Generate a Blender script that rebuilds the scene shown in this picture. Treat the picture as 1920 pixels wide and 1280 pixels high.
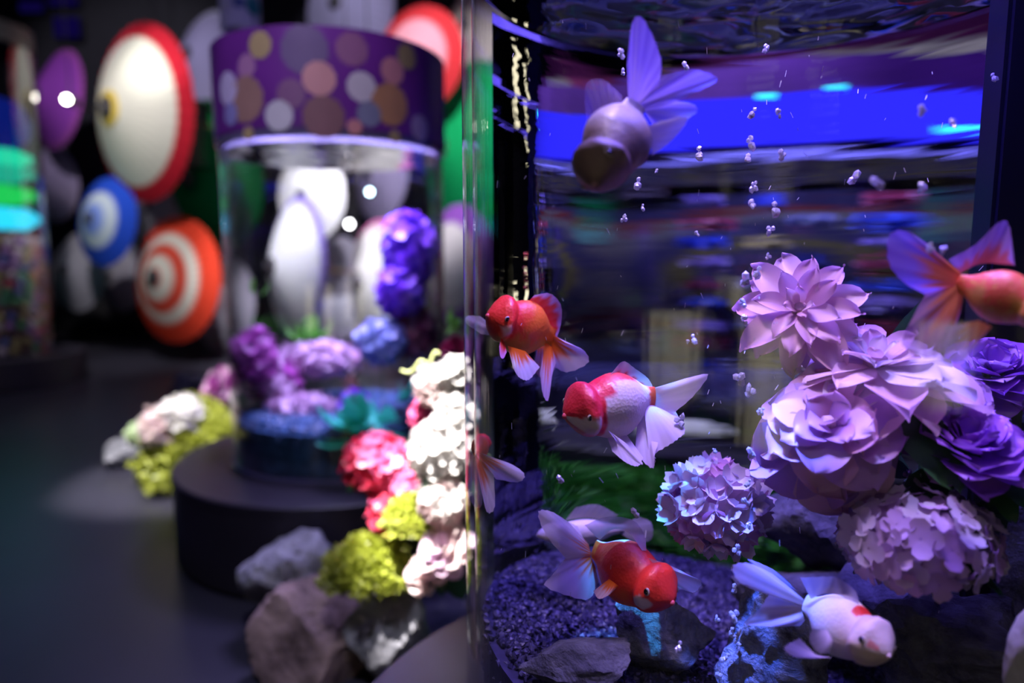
import bpy, bmesh, math, random
import numpy as np
from mathutils import Vector, Matrix, noise

for o in list(bpy.data.objects):
    bpy.data.objects.remove(o)
S = bpy.context.scene
C = S.collection
PI = math.pi
rnd = random.Random(7)

# ------------------------------------------------------------------ camera
CZ = 0.83
PITCH = math.radians(7.0)
F = 1280.0                                   # focal length in pixels of the 1920 wide frame (24 mm on 36 mm)
cam = bpy.data.cameras.new('camera')
cam.lens = 24.0; cam.sensor_width = 36.0; cam.clip_start = 0.02; cam.clip_end = 60
cam.dof.use_dof = True; cam.dof.focus_distance = 0.64; cam.dof.aperture_fstop = 1.9
camo = bpy.data.objects.new('camera', cam); C.objects.link(camo)
camo.location = (0, 0, CZ); camo.rotation_euler = (PI/2 - PITCH, 0, 0)
S.camera = camo
CP = Vector((0, 0, CZ)); RT = Vector((1, 0, 0))
FW = Vector((0, math.cos(PITCH), -math.sin(PITCH))); UP = Vector((0, math.sin(PITCH), math.cos(PITCH)))
def P(px, py, d):
    return CP + FW*d + RT*((px-960)/F*d) + UP*((640-py)/F*d)

# ------------------------------------------------------------------ world, exposure
w = bpy.data.worlds.new('world'); S.world = w; w.use_nodes = True
bg = w.node_tree.nodes['Background']; bg.inputs[0].default_value = (0.20, 0.18, 0.42, 1); bg.inputs[1].default_value = 0.022
S.view_settings.view_transform = 'Standard'; S.view_settings.look = 'None'
S.view_settings.gamma = 1.0; S.view_settings.exposure = 0.0; S.view_settings.use_curve_mapping = False
S.cycles.transparent_max_bounces = 40
S.cycles.max_bounces = 7; S.cycles.diffuse_bounces = 2; S.cycles.glossy_bounces = 3; S.cycles.transmission_bounces = 4
S.cycles.caustics_reflective = False; S.cycles.caustics_refractive = False
S.cycles.sample_clamp_indirect = 3.0
S.cycles.use_denoising = True; S.cycles.use_adaptive_sampling = True; S.cycles.adaptive_threshold = 0.05

# ------------------------------------------------------------------ lights of the place and added fill
TC = Vector((0.26, 0.714, 0))                # centre of the near tank
T2 = Vector((-0.512, 2.02, 0))               # tank with the purple printed band
T3 = Vector((-3.42, 4.5, 0))                 # far tank with the beads
T4 = Vector((0.745, 2.05, 0))                # tank behind the near tank
def spot(name, loc, target, watts, col, deg, blend=0.4, r=0.04):
    l = bpy.data.lights.new(name, 'SPOT'); l.energy = watts; l.color = col
    l.spot_size = math.radians(deg); l.spot_blend = blend; l.shadow_soft_size = r
    o = bpy.data.objects.new(name, l); C.objects.link(o); o.location = loc
    o.rotation_euler = (Vector(target)-Vector(loc)).to_track_quat('-Z', 'Y').to_euler(); return o
def area(name, loc, target, watts, col, size):
    l = bpy.data.lights.new(name, 'AREA'); l.shape = 'DISK'; l.size = size; l.energy = watts; l.color = col
    o = bpy.data.objects.new(name, l); C.objects.link(o); o.location = loc
    o.rotation_euler = (Vector(target)-Vector(loc)).to_track_quat('-Z', 'Y').to_euler(); return o
# near tank: lamps in its hood
area('tank_lamp', (TC.x, TC.y, 1.36), (TC.x, TC.y, 0.3), 16.0, (0.20, 0.14, 1.0), 0.40)
spot('tank_spot_flowers', (TC.x-0.10, TC.y-0.20, 1.34), P(1640, 780, .60), 10.5, (0.86, 0.62, 1.0), 46, 0.6, 0.03)
spot('tank_spot_fish', (TC.x-0.18, TC.y-0.14, 1.36), P(1110, 800, .66), 16, (1.0, 0.78, 1.0), 44, 0.7, 0.04)
spot('tank_spot_stones', (TC.x-0.15, TC.y-0.20, 1.35), P(1425, 1225, .61), 190.0, (0.05, 0.15, 1.0), 10, 0.5, 0.02)
spot('fill_spot_hydrangea', (TC.x+0.11, TC.y-0.22, 1.35), P(1715, 1000, .56), 20.0, (0.50, 0.44, 1.0), 17, 0.6, 0.02)  # extra spot put in to lift the shaded hydrangea
spot('tank_spot_cyan', (TC.x-0.10, TC.y+0.05, 1.35), P(1215, 1150, .69), 90.0, (0.06, 0.45, 1.0), 10, 0.5, 0.01)
# the tank with the printed band and the tank behind
area('tank_lamp', (T2.x, T2.y, 1.36), (T2.x, T2.y, 0.3), 26, (0.55, 0.48, 1.0), 0.40)
spot('tank_spot', (T2.x+0.05, T2.y-0.15, 1.36), (T2.x+0.2, T2.y, .6), 70, (0.60, 0.50, 1.0), 60)
area('tank_lamp', (T4.x, T4.y, 1.36), (T4.x, T4.y, 0.3), 22, (0.24, 0.24, 1.0), 0.40)
# far tank
spot('bead_tank_spot', (T3.x+.9, T3.y-1.6, 2.7), (T3.x, T3.y, .6), 60, (0.9, 0.9, 1.0), 34)
# ceiling spots on the dressing, the umbrellas and the floor
spot('ceiling_spot_flowers', (-0.45, 0.75, 2.9), P(850, 820, 1.32), 2700, (1.0, 0.95, 0.93), 11, 0.6, 0.03)
spot('ceiling_spot_moss', (-1.2, 1.4, 2.9), P(318, 815, 2.5), 950, (1.0, 0.98, 0.92), 17, 0.6, 0.03)
spot('ceiling_spot_rocks', (-0.3, 0.3, 2.9), P(620, 1120, 1.45), 95, (0.80, 0.82, 1.0), 26, 0.9, 0.05)
spot('umbrella_spot', (-2.6, 1.8, 3.4), P(225, 210, 5.2), 210, (1.0, 0.96, 0.90), 26, 0.7, 0.05)
spot('umbrella_spot', (-2.0, 2.6, 3.4), P(290, 470, 5.6), 420, (1.0, 0.95, 0.92), 40, 0.7, 0.05)
spot('umbrella_spot', (-1.4, 2.9, 3.4), P(575, 470, 5.0), 1250, (0.97, 0.97, 1.0), 32, 0.7, 0.05)
spot('umbrella_spot', (-0.6, 2.6, 3.4), P(800, 220, 5.2), 900, (1.0, 0.92, 0.97), 42, 0.7, 0.05)
spot('ceiling_spot_band', (-0.9, 0.2, 2.8), (T2.x, T2.y-.3, 1.27), 130, (0.88, 0.75, 1.0), 20, 0.8, 0.05)
spot('ceiling_spot_back', (0.6, 2.6, 3.2), (1.3, 4.2, .8), 130, (0.95, 0.9, 1.0), 60, 0.6, 0.05)
spot('ceiling_spot_back_moss', (0.2, 1.6, 2.9), (0.75, 1.75, .2), 110, (0.9, 1.0, 0.85), 36, 0.6, 0.05)
spot('fill_spot_back_band', (0.25, 1.0, 3.2), (T4.x, T4.y-.3, 1.32), 120, (0.62, 0.42, 1.0), 18, 0.7, 0.05)  # added to brighten the dark purple band of the rear tank
spot('umbrella_spot', (-1.8, 2.6, 3.6), P(372, 330, 6.0), 330, (0.95, 1.0, 0.92), 14, 0.6, 0.05)  # extra spot added because the green umbrella came out dim
spot('umbrella_spot', (-2.6, 2.4, 3.9), P(220, 110, 6.2), 520, (0.85, 0.82, 1.0), 34, 0.7, 0.05)  # added to bring up the high purple and lavender umbrellas
spot('umbrella_spot', (-1.4, 2.6, 3.9), P(620, 40, 6.0), 420, (0.85, 0.85, 1.0), 22, 0.7, 0.05)  # added to brighten the large lavender umbrella
# fill added against black undersides: spot behind the visitor, violet wash from above
spot('fill_spot_visitor', (-0.5, -1.3, 3.6), (0.22, .55, .70), 36, (0.80, 0.66, 1.0), 20, 0.8, 0.15)
area('hall_fill', (-1.2, 2.0, 4.0), (-1.2, 2.0, 0), 26, (0.42, 0.38, 1.0), 3.0)

# ------------------------------------------------------------------ helpers
def prop(o, label=None, cat=None, group=None, kind=None):
    if label: o['label'] = label
    if cat: o['category'] = cat
    if group: o['group'] = group
    if kind: o['kind'] = kind
    return o
def me(name, verts, faces, m, smooth=True):
    d = bpy.data.meshes.new(name); d.from_pydata([tuple(v) for v in verts], [], faces)
    if m:
        for q in (m if isinstance(m, (list, tuple)) else [m]): d.materials.append(q)
    if smooth: d.polygons.foreach_set('use_smooth', [True]*len(d.polygons))
    d.update(); return d
def ob(name, data, parent=None, loc=None, mat=None):
    o = bpy.data.objects.new(name, data); C.objects.link(o)
    if parent: o.parent = parent
    if mat is not None: o.matrix_local = mat
    elif loc is not None: o.location = loc
    return o
def empty(name, loc, rot=None):
    o = bpy.data.objects.new(name, None); C.objects.link(o); o.location = loc; o.empty_display_size = .05
    if rot is not None: o.rotation_euler = rot
    return o
def grid_faces(nu, nv, wrap=False):
    f = []
    for j in range(nv-1):
        for i in range(nu if wrap else nu-1):
            a = j*nu+i; b = j*nu+(i+1) % nu
            f.append((a, b, b+nu, a+nu))
    return f
def lathe(name, prof, m, n=64, smooth=True, close=False, a0=0.0, a1=2*PI):
    full = abs(a1-a0-2*PI) < 1e-6
    k = n if full else n+1
    v = []
    for r, z in prof:
        for i in range(k):
            a = a0+(a1-a0)*i/n
            v.append((r*math.cos(a), r*math.sin(a), z))
    f = grid_faces(k, len(prof), full)
    if close:
        L = len(prof)-1
        for i in range(k if full else k-1):
            a, b = L*k+i, L*k+(i+1) % k
            f.append((a, b, (i+1) % k, i))
    d = me(name, v, f, m, smooth)
    if smooth: d.set_sharp_from_angle(angle=math.radians(35))
    return d
def tube(name, pts, r, m, n=8):
    pts = [Vector(p) for p in pts]; v = []; f = []
    for i, p in enumerate(pts):
        t = (pts[min(i+1, len(pts)-1)]-pts[max(i-1, 0)]).normalized()
        a = t.orthogonal().normalized(); b = t.cross(a)
        rr = r(i/(len(pts)-1)) if callable(r) else r
        for k in range(n): v.append(p+a*math.cos(2*PI*k/n)*rr+b*math.sin(2*PI*k/n)*rr)
    f = grid_faces(n, len(pts), True)
    f.append(tuple(range(n))[::-1]); f.append(tuple(range((len(pts)-1)*n, len(pts)*n)))
    return me(name, v, f, m)
def box(name, sx, sy, sz, m, bev=0.0):
    bm = bmesh.new(); bmesh.ops.create_cube(bm, size=1)
    bmesh.ops.scale(bm, vec=(sx, sy, sz), verts=bm.verts)
    if bev: bmesh.ops.bevel(bm, geom=bm.edges[:], offset=bev, segments=2, affect='EDGES')
    d = bpy.data.meshes.new(name); bm.to_mesh(d); bm.free(); d.materials.append(m); return d
def crom(pts, n):
    pts = [Vector(p) for p in pts]
    if len(pts) == 2: return [pts[0].lerp(pts[1], i/(n-1)) for i in range(n)]
    out = []
    for i in range(n):
        x = i/(n-1)*(len(pts)-1); k = min(int(x), len(pts)-2); t = x-k
        p1, p2 = pts[k], pts[k+1]
        p0 = pts[k-1] if k > 0 else p1*2-p2
        p3 = pts[k+2] if k+2 < len(pts) else p2*2-p1
        out.append(0.5*((2*p1)+(p2-p0)*t+(2*p0-5*p1+4*p2-p3)*t*t+(3*p1-p0-3*p2+p3)*t**3))
    return out
def ss(a, b, x):
    t = max(0.0, min(1.0, (x-a)/(b-a))); return t*t*(3-2*t)
def mixc(a, b, t): return tuple(a[i]+(b[i]-a[i])*t for i in range(3))

# ------------------------------------------------------------------ materials
def newmat(name):
    m = bpy.data.materials.new(name); m.use_nodes = True
    nt = m.node_tree; nt.nodes.clear()
    return m, nt, nt.nodes.new('ShaderNodeOutputMaterial')
def ln(nt, a, b): nt.links.new(a, b)
def noisy(nt, c, scale, amt, coord='Object', stretch=None, detail=4):
    tc = nt.nodes.new('ShaderNodeTexCoord'); src = tc.outputs[coord]
    if stretch:
        mp = nt.nodes.new('ShaderNodeMapping'); mp.inputs['Scale'].default_value = stretch; ln(nt, src, mp.inputs[0]); src = mp.outputs[0]
    n = nt.nodes.new('ShaderNodeTexNoise'); n.inputs['Scale'].default_value = scale; n.inputs['Detail'].default_value = detail
    ln(nt, src, n.inputs['Vector'])
    r = nt.nodes.new('ShaderNodeValToRGB')
    r.color_ramp.elements[0].position = .3; r.color_ramp.elements[1].position = .7
    r.color_ramp.elements[0].color = (*[max(0, x*(1-amt)) for x in c], 1); r.color_ramp.elements[1].color = (*[min(1, x*(1+amt)) for x in c], 1)
    ln(nt, n.outputs['Fac'], r.inputs[0]); return r.outputs[0], n.outputs['Fac']
def plain(name, c, rough=.5, amt=.15, scale=8, metal=0, bump=0, coat=0, spec=.5):
    m, nt, out = newmat(name)
    b = nt.nodes.new('ShaderNodeBsdfPrincipled'); col, fac = noisy(nt, c, scale, amt)
    ln(nt, col, b.inputs['Base Color']); b.inputs['Roughness'].default_value = rough; b.inputs['Metallic'].default_value = metal
    b.inputs['Coat Weight'].default_value = coat; b.inputs['Specular IOR Level'].default_value = spec
    if bump:
        bp = nt.nodes.new('ShaderNodeBump'); bp.inputs['Strength'].default_value = bump; bp.inputs['Distance'].default_value = .01
        ln(nt, fac, bp.inputs['Height']); ln(nt, bp.outputs[0], b.inputs['Normal'])
    ln(nt, b.outputs[0], out.inputs[0]); return m
def emit(name, c, s):
    m, nt, out = newmat(name); e = nt.nodes.new('ShaderNodeEmission'); e.inputs[0].default_value = (*c, 1); e.inputs[1].default_value = s
    ln(nt, e.outputs[0], out.inputs[0]); return m
def glass(name, tint=(.98, .98, 1), base=.035, power=4.0, rough=.02, streak=0.0, gl=1.0):
    """clear pane: sees straight through, mirrors more towards grazing angles"""
    m, nt, out = newmat(name)
    tr = nt.nodes.new('ShaderNodeBsdfTransparent'); tr.inputs[0].default_value = (*tint, 1)
    g = nt.nodes.new('ShaderNodeBsdfGlossy'); g.inputs['Roughness'].default_value = rough; g.inputs[0].default_value = (gl, gl, gl, 1)
    lw = nt.nodes.new('ShaderNodeLayerWeight'); lw.inputs[0].default_value = .5
    p = nt.nodes.new('ShaderNodeMath'); p.operation = 'POWER'; p.inputs[1].default_value = power; ln(nt, lw.outputs['Facing'], p.inputs[0])
    q = nt.nodes.new('ShaderNodeMath'); q.operation = 'MULTIPLY_ADD'; q.inputs[1].default_value = 1-base; q.inputs[2].default_value = base
    ln(nt, p.outputs[0], q.inputs[0])
    if streak:
        tc = nt.nodes.new('ShaderNodeTexCoord'); mp = nt.nodes.new('ShaderNodeMapping'); mp.inputs['Scale'].default_value = (220, 220, 1.2)
        n = nt.nodes.new('ShaderNodeTexNoise'); n.inputs['Scale'].default_value = 1; n.inputs['Detail'].default_value = 3
        bp = nt.nodes.new('ShaderNodeBump'); bp.inputs['Strength'].default_value = streak; bp.inputs['Distance'].default_value = .004
        ln(nt, tc.outputs['Object'], mp.inputs[0]); ln(nt, mp.outputs[0], n.inputs['Vector']); ln(nt, n.outputs['Fac'], bp.inputs['Height']); ln(nt, bp.outputs[0], g.inputs['Normal'])
    mx = nt.nodes.new('ShaderNodeMixShader'); ln(nt, q.outputs[0], mx.inputs[0]); ln(nt, tr.outputs[0], mx.inputs[1]); ln(nt, g.outputs[0], mx.inputs[2])
    ln(nt, mx.outputs[0], out.inputs[0]); return m
def petal(name, c, c2=None, trans=.4, var=.25, alpha=0.0):
    """petal: lit from both sides; each petal a shade of its own, paler towards c2"""
    m, nt, out = newmat(name)
    oi = nt.nodes.new('ShaderNodeObjectInfo')
    mixn = nt.nodes.new('ShaderNodeMixRGB'); mixn.inputs[1].default_value = (*c, 1); mixn.inputs[2].default_value = (*(c2 or mixc(c, (1, 1, 1), .4)), 1)
    col, fac = noisy(nt, (1, 1, 1), 60, .0)
    ad = nt.nodes.new('ShaderNodeMath'); ad.operation = 'MULTIPLY_ADD'; ad.inputs[1].default_value = .6; ad.inputs[2].default_value = -.1
    sm = nt.nodes.new('ShaderNodeMath'); sm.operation = 'MULTIPLY_ADD'; sm.inputs[1].default_value = .6
    ln(nt, oi.outputs['Random'], ad.inputs[0]); ln(nt, fac, sm.inputs[0]); ln(nt, ad.outputs[0], sm.inputs[2]); sm.use_clamp = True
    ln(nt, sm.outputs[0], mixn.inputs[0])
    d = nt.nodes.new('ShaderNodeBsdfDiffuse'); t = nt.nodes.new('ShaderNodeBsdfTranslucent'); mx = nt.nodes.new('ShaderNodeMixShader'); mx.inputs[0].default_value = trans
    ln(nt, mixn.outputs[0], d.inputs[0]); ln(nt, mixn.outputs[0], t.inputs[0]); ln(nt, d.outputs[0], mx.inputs[1]); ln(nt, t.outputs[0], mx.inputs[2])
    g = nt.nodes.new('ShaderNodeBsdfGlossy'); g.inputs['Roughness'].default_value = .45
    m2 = nt.nodes.new('ShaderNodeMixShader'); m2.inputs[0].default_value = .05; ln(nt, mx.outputs[0], m2.inputs[1]); ln(nt, g.outputs[0], m2.inputs[2])
    ln(nt, m2.outputs[0], out.inputs[0]); return m
def attr_paper(name, trans=.35):
    m, nt, out = newmat(name)
    a = nt.nodes.new('ShaderNodeAttribute'); a.attribute_name = 'Col'
    d = nt.nodes.new('ShaderNodeBsdfDiffuse'); t = nt.nodes.new('ShaderNodeBsdfTranslucent'); mx = nt.nodes.new('ShaderNodeMixShader'); mx.inputs[0].default_value = trans
    ln(nt, a.outputs['Color'], d.inputs[0]); ln(nt, a.outputs['Color'], t.inputs[0]); ln(nt, d.outputs[0], mx.inputs[1]); ln(nt, t.outputs[0], mx.inputs[2])
    ln(nt, mx.outputs[0], out.inputs[0]); return m
def fish_skin():
    m, nt, out = newmat('fish_skin')
    a = nt.nodes.new('ShaderNodeAttribute'); a.attribute_name = 'Col'
    b = nt.nodes.new('ShaderNodeBsdfPrincipled'); b.inputs['Roughness'].default_value = .5; b.inputs['Coat Weight'].default_value = .05
    b.inputs['Subsurface Weight'].default_value = .15; b.inputs['Subsurface Radius'].default_value = (.01, .005, .004); b.inputs['Subsurface Scale'].default_value = .3
    tc = nt.nodes.new('ShaderNodeTexCoord'); v = nt.nodes.new('ShaderNodeTexVoronoi'); v.inputs['Scale'].default_value = 330
    bp = nt.nodes.new('ShaderNodeBump'); bp.inputs['Strength'].default_value = .22; bp.inputs['Distance'].default_value = .0012
    ln(nt, tc.outputs['Object'], v.inputs['Vector']); ln(nt, v.outputs['Distance'], bp.inputs['Height']); ln(nt, bp.outputs[0], b.inputs['Normal'])
    ln(nt, a.outputs['Color'], b.inputs['Base Color']); ln(nt, b.outputs[0], out.inputs[0]); return m
def fin_mat():
    m, nt, out = newmat('fin_membrane')
    a = nt.nodes.new('ShaderNodeAttribute'); a.attribute_name = 'Col'
    d = nt.nodes.new('ShaderNodeBsdfDiffuse'); t = nt.nodes.new('ShaderNodeBsdfTranslucent'); mx = nt.nodes.new('ShaderNodeMixShader'); mx.inputs[0].default_value = .45
    ln(nt, a.outputs['Color'], d.inputs[0]); ln(nt, a.outputs['Color'], t.inputs[0]); ln(nt, d.outputs[0], mx.inputs[1]); ln(nt, t.outputs[0], mx.inputs[2])
    tr = nt.nodes.new('ShaderNodeBsdfTransparent'); m2 = nt.nodes.new('ShaderNodeMixShader')
    ln(nt, a.outputs['Alpha'], m2.inputs[0]); ln(nt, tr.outputs[0], m2.inputs[1]); ln(nt, mx.outputs[0], m2.inputs[2]); ln(nt, m2.outputs[0], out.inputs[0]); return m
def stone(name, c, c2, scale=14, bump=.9):
    m, nt, out = newmat(name)
    b = nt.nodes.new('ShaderNodeBsdfPrincipled'); b.inputs['Roughness'].default_value = .8
    tc = nt.nodes.new('ShaderNodeTexCoord')
    n = nt.nodes.new('ShaderNodeTexNoise'); n.inputs['Scale'].default_value = scale; n.inputs['Detail'].default_value = 9; n.inputs['Roughness'].default_value = .65; n.inputs['Distortion'].default_value = .6
    r = nt.nodes.new('ShaderNodeValToRGB'); r.color_ramp.elements[0].color = (*c, 1); r.color_ramp.elements[1].color = (*c2, 1)
    r.color_ramp.elements[0].position = .35; r.color_ramp.elements[1].position = .68
    v = nt.nodes.new('ShaderNodeTexNoise'); v.inputs['Scale'].default_value = scale*5; v.inputs['Detail'].default_value = 6
    ad = nt.nodes.new('ShaderNodeMath'); ad.operation = 'MULTIPLY_ADD'; ad.inputs[1].default_value = .5
    bp = nt.nodes.new('ShaderNodeBump'); bp.inputs['Strength'].default_value = bump; bp.inputs['Distance'].default_value = .012
    ln(nt, tc.outputs['Object'], n.inputs['Vector']); ln(nt, tc.outputs['Object'], v.inputs['Vector'])
    ln(nt, n.outputs['Fac'], r.inputs[0]); ln(nt, v.outputs['Fac'], ad.inputs[0]); ln(nt, n.outputs['Fac'], ad.inputs[2]); ln(nt, ad.outputs[0], bp.inputs['Height'])
    ln(nt, r.outputs[0], b.inputs['Base Color']); ln(nt, bp.outputs[0], b.inputs['Normal']); ln(nt, b.outputs[0], out.inputs[0]); return m
def lens_mat():
    """back half of the near tank: the water column bends what stands behind it"""
    m, nt, out = newmat('rippled_rear_glass')
    g = nt.nodes.new('ShaderNodeBsdfGlass'); g.inputs['IOR'].default_value = 1.30; g.inputs['Roughness'].default_value = .0
    tc = nt.nodes.new('ShaderNodeTexCoord'); mp = nt.nodes.new('ShaderNodeMapping'); mp.inputs['Scale'].default_value = (3.5, 3.5, 40)
    n = nt.nodes.new('ShaderNodeTexNoise'); n.inputs['Scale'].default_value = 1; n.inputs['Detail'].default_value = 2.0
    bp = nt.nodes.new('ShaderNodeBump'); bp.inputs['Strength'].default_value = .3; bp.inputs['Distance'].default_value = .004
    ln(nt, tc.outputs['Object'], mp.inputs[0]); ln(nt, mp.outputs[0], n.inputs['Vector']); ln(nt, n.outputs['Fac'], bp.inputs['Height']); ln(nt, bp.outputs[0], g.inputs['Normal'])
    ln(nt, g.outputs[0], out.inputs[0]); return m
def water_top():
    m, nt, out = newmat('water_surface')
    tr = nt.nodes.new('ShaderNodeBsdfTransparent'); tr.inputs[0].default_value = (.95, .95, 1, 1)
    g = nt.nodes.new('ShaderNodeBsdfGlossy'); g.inputs['Roughness'].default_value = .03; g.inputs[0].default_value = (.9, .9, .9, 1)
    fr = nt.nodes.new('ShaderNodeFresnel'); fr.inputs[0].default_value = 1.33
    mx = nt.nodes.new('ShaderNodeMixShader'); ln(nt, fr.outputs[0], mx.inputs[0]); ln(nt, tr.outputs[0], mx.inputs[1]); ln(nt, g.outputs[0], mx.inputs[2]); ln(nt, mx.outputs[0], out.inputs[0]); return m

M_floor = plain('black_vinyl_floor', (.030, .028, .044), .40, .25, 1.5, bump=.03)
M_wall = plain('black_wall', (.012, .011, .016), .8)
M_ceil = plain('black_ceiling', (.01, .01, .014), .9)
M_stand = plain('matte_black_laminate', (.022, .018, .03), .42, .1)
M_black = plain('black_plastic', (.008, .008, .01), .4)
M_glass = glass('clear_acrylic', power=6.0, rough=.01, streak=.08)
M_glass2 = glass('clear_acrylic_thin', base=.05, power=3.0)
M_side = glass('still_water', (.975, .975, 1.0), base=0.0, power=9)
M_water = water_top()
M_lens = lens_mat()
M_grav = plain('navy_black_gravel_stone', (.034, .030, .075), .45, .5, 90)
M_band = plain('violet_printed_film', (.13, .022, .26), .38, .35, 3)
M_chrome = plain('clear_rim', (.10, .09, .20), .25, .1)
M_liner = plain('pale_liner', (.13, .12, .19), .6, .5, 6)
M_skin = fish_skin(); M_fin = fin_mat()
M_paper = attr_paper('oiled_paper', .3)
M_bamboo = plain('bamboo', (.28, .17, .07), .5)
M_cap = plain('dark_cap_cloth', (.03, .025, .03), .6)
M_stem = plain('green_stem', (.05, .16, .04), .5)
M_leaf = petal('dark_green_leaf', (.02, .09, .03), (.06, .17, .05), .25)
M_leaf2 = petal('bright_green_leaf', (.12, .4, .06), (.25, .6, .12), .35)
M_eyew = plain('eye_silver', (.42, .33, .28), .3); M_eyeb = plain('eye_black', (.004, .004, .004), .08, coat=1)
M_blueled = emit('blue_led_strip', (.028, .024, 1.0), 1.25)
M_cyanled = emit('cyan_led', (.04, .75, 1.0), 2.2)
M_rockd = stone('dark_slate', (.025, .025, .035), (.20, .20, .24), 22)
M_rockb = stone('pale_slate', (.06, .06, .08), (.50, .52, .60), 30)
M_rockg = stone('grey_rock', (.08, .08, .10), (.46, .45, .50), 12)
M_rockr = stone('reddish_rock', (.11, .07, .065), (.55, .38, .34), 9, 1.0)
M_rockw = stone('white_stone', (.35, .33, .28), (.80, .78, .70), 10, .5)

# ------------------------------------------------------------------ the room
def struct(name, data, loc=(0, 0, 0)): return prop(ob(name, data, None, loc), kind='structure')
X0, X1, Y0, Y1, ZC = -5.6, 4.2, -3.0, 7.4, 4.2
struct('floor', box('floor', X1-X0, Y1-Y0, .1, M_floor), ((X0+X1)/2, (Y0+Y1)/2, -.05))
struct('ceiling', box('ceiling', X1-X0, Y1-Y0, .1, M_ceil), ((X0+X1)/2, (Y0+Y1)/2, ZC+.05))
struct('wall_back', box('wall_back', X1-X0, .1, ZC, M_wall), ((X0+X1)/2, Y1+.05, ZC/2))
struct('wall_front', box('wall_front', X1-X0, .1, ZC, M_wall), ((X0+X1)/2, Y0-.05, ZC/2))
struct('wall_left', box('wall_left', .1, Y1-Y0, ZC, M_wall), (X0-.05, (Y0+Y1)/2, ZC/2))
struct('wall_right', box('wall_right', .1, Y1-Y0, ZC, M_wall), (X1+.05, (Y0+Y1)/2, ZC/2))
struct('baseboard_back', box('baseboard_back', X1-X0, .03, .1, M_black), ((X0+X1)/2, Y1-.015, .05))

# ------------------------------------------------------------------ stands and tanks
ZB = 0.245                                     # underside of the tanks, on the stands
def stand(label, c, r=.475, h=ZB, stretch=None):
    t = prop(empty('display_stand', (c.x, c.y, 0)), label, 'stand', 'round black tank stands')
    ob('body', lathe('stand_body', [(0, .0), (r-.012, .0), (r-.012, .012), (r, .014), (r, h-.022), (0, h-.022)], M_stand, 96), t)
    ob('top', lathe('stand_top', [(0, h-.022), (r+.002, h-.022), (r+.002, h-.004), (r-.003, h), (0, h)], M_stand, 96), t)
    return t
def floral_disc(name, cx, ang, z, rad, R, m, lobes=12, depth=.06):
    """scalloped print conformed to a cylinder of radius R"""
    v = [(math.cos(ang)*R, math.sin(ang)*R, z)]; n = lobes*5
    for ring in (.5, 1.0):
        for i in range(n):
            a = 2*PI*i/n; rr = rad*ring*(1-depth*(abs(math.cos(a*lobes/2))**3)*ring)
            aa = ang+rr*math.cos(a)/R
            v.append((math.cos(aa)*R, math.sin(aa)*R, z+rr*math.sin(a)))
    f = [(0, 1+i, 1+(i+1) % n) for i in range(n)]+[(1+i, 1+n+i, 1+n+(i+1) % n, 1+(i+1) % n) for i in range(n)]
    return me(name, v, f, m)
PRINT = {}
def print_mat(c):
    k = tuple(round(x, 2) for x in c)
    if k not in PRINT: PRINT[k] = plain('print_ink', c, .5, .06, 20)
    return PRINT[k]
def tank(label, c, R=.31, top=CZ+.290, band=CZ+.55, rear=False, water=True, bandmat=None, led=None, gm=None, zb=ZB):
    t = prop(empty('aquarium_tank', (c.x, c.y, zb)), label, 'aquarium', 'cylindrical aquariums')
    h = top-zb; g = gm or M_glass2
    wall = [(R, .004), (R, h+.02), (R-.010, h+.02), (R-.010, .004)]
    if rear:
        az = math.atan2(c.y, c.x)             # the far half is a thick rippled pane
        ob('glass_wall', lathe('glass_wall', wall, g, 110, close=True, a0=az+math.radians(86), a1=az+math.radians(274)), t)
        prof = [(R, .004), (R, h-.004)]
        ob('rear_glass', lathe('rear_glass', prof, M_lens, 100, a0=az-math.radians(86), a1=az+math.radians(86)), t)
    else:
        ob('glass_wall', lathe('glass_wall', wall, g, 96, close=True), t)
    ob('base_ring', lathe('base_ring', [(R+.006, 0), (R+.006, .012), (R-.012, .012), (R-.012, 0)], M_chrome if not rear else M_black, 96, close=True), t)
    ob('top_rim', lathe('top_rim', [(R+.006, h+.006), (R+.006, h+.024), (R-.014, h+.024), (R-.014, h+.006)], M_chrome, 96, close=True), t)
    bd = ob('printed_band', lathe('printed_band', [(R+.008, h+.024), (R+.008, band-zb), (R+.002, band-zb), (R+.002, h+.024)], bandmat or M_band, 110, close=True), t)
    ob('liner', lathe('liner', [(R+.0018, h+.026), (R+.0018, band-zb-.002), (R+.0006, band-zb-.002), (R+.0006, h+.026)], M_liner, 96, close=True), bd)
    if led:
        ob('led_strip', lathe('led_strip', [(R+.012, h+.03), (R+.012, h+.165), (R+.0085, h+.165), (R+.0085, h+.03)], led, 96, close=True), t)
    if water:
        n = 60; rings = 26; v = [(0, 0, h-.006)]
        for j in range(1, rings):
            for i in range(n):
                r = (R-.012)*j/(rings-1); a = 2*PI*i/n; x, y = r*math.cos(a), r*math.sin(a)
                v.append((x, y, h-.006+.0032*noise.noise(Vector((x*16, y*16, c.x*3)))+.0014*noise.noise(Vector((x*45, y*45, 5)))))
        f = [(0, 1+i, 1+(i+1) % n) for i in range(n)]
        for j in range(rings-2):
            for i in range(n):
                a = 1+j*n+i; b = 1+j*n+(i+1) % n; f.append((a, a+n, b+n, b))
        ob('water', me('water', v, f, M_water), t)
    return t, bd

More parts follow.
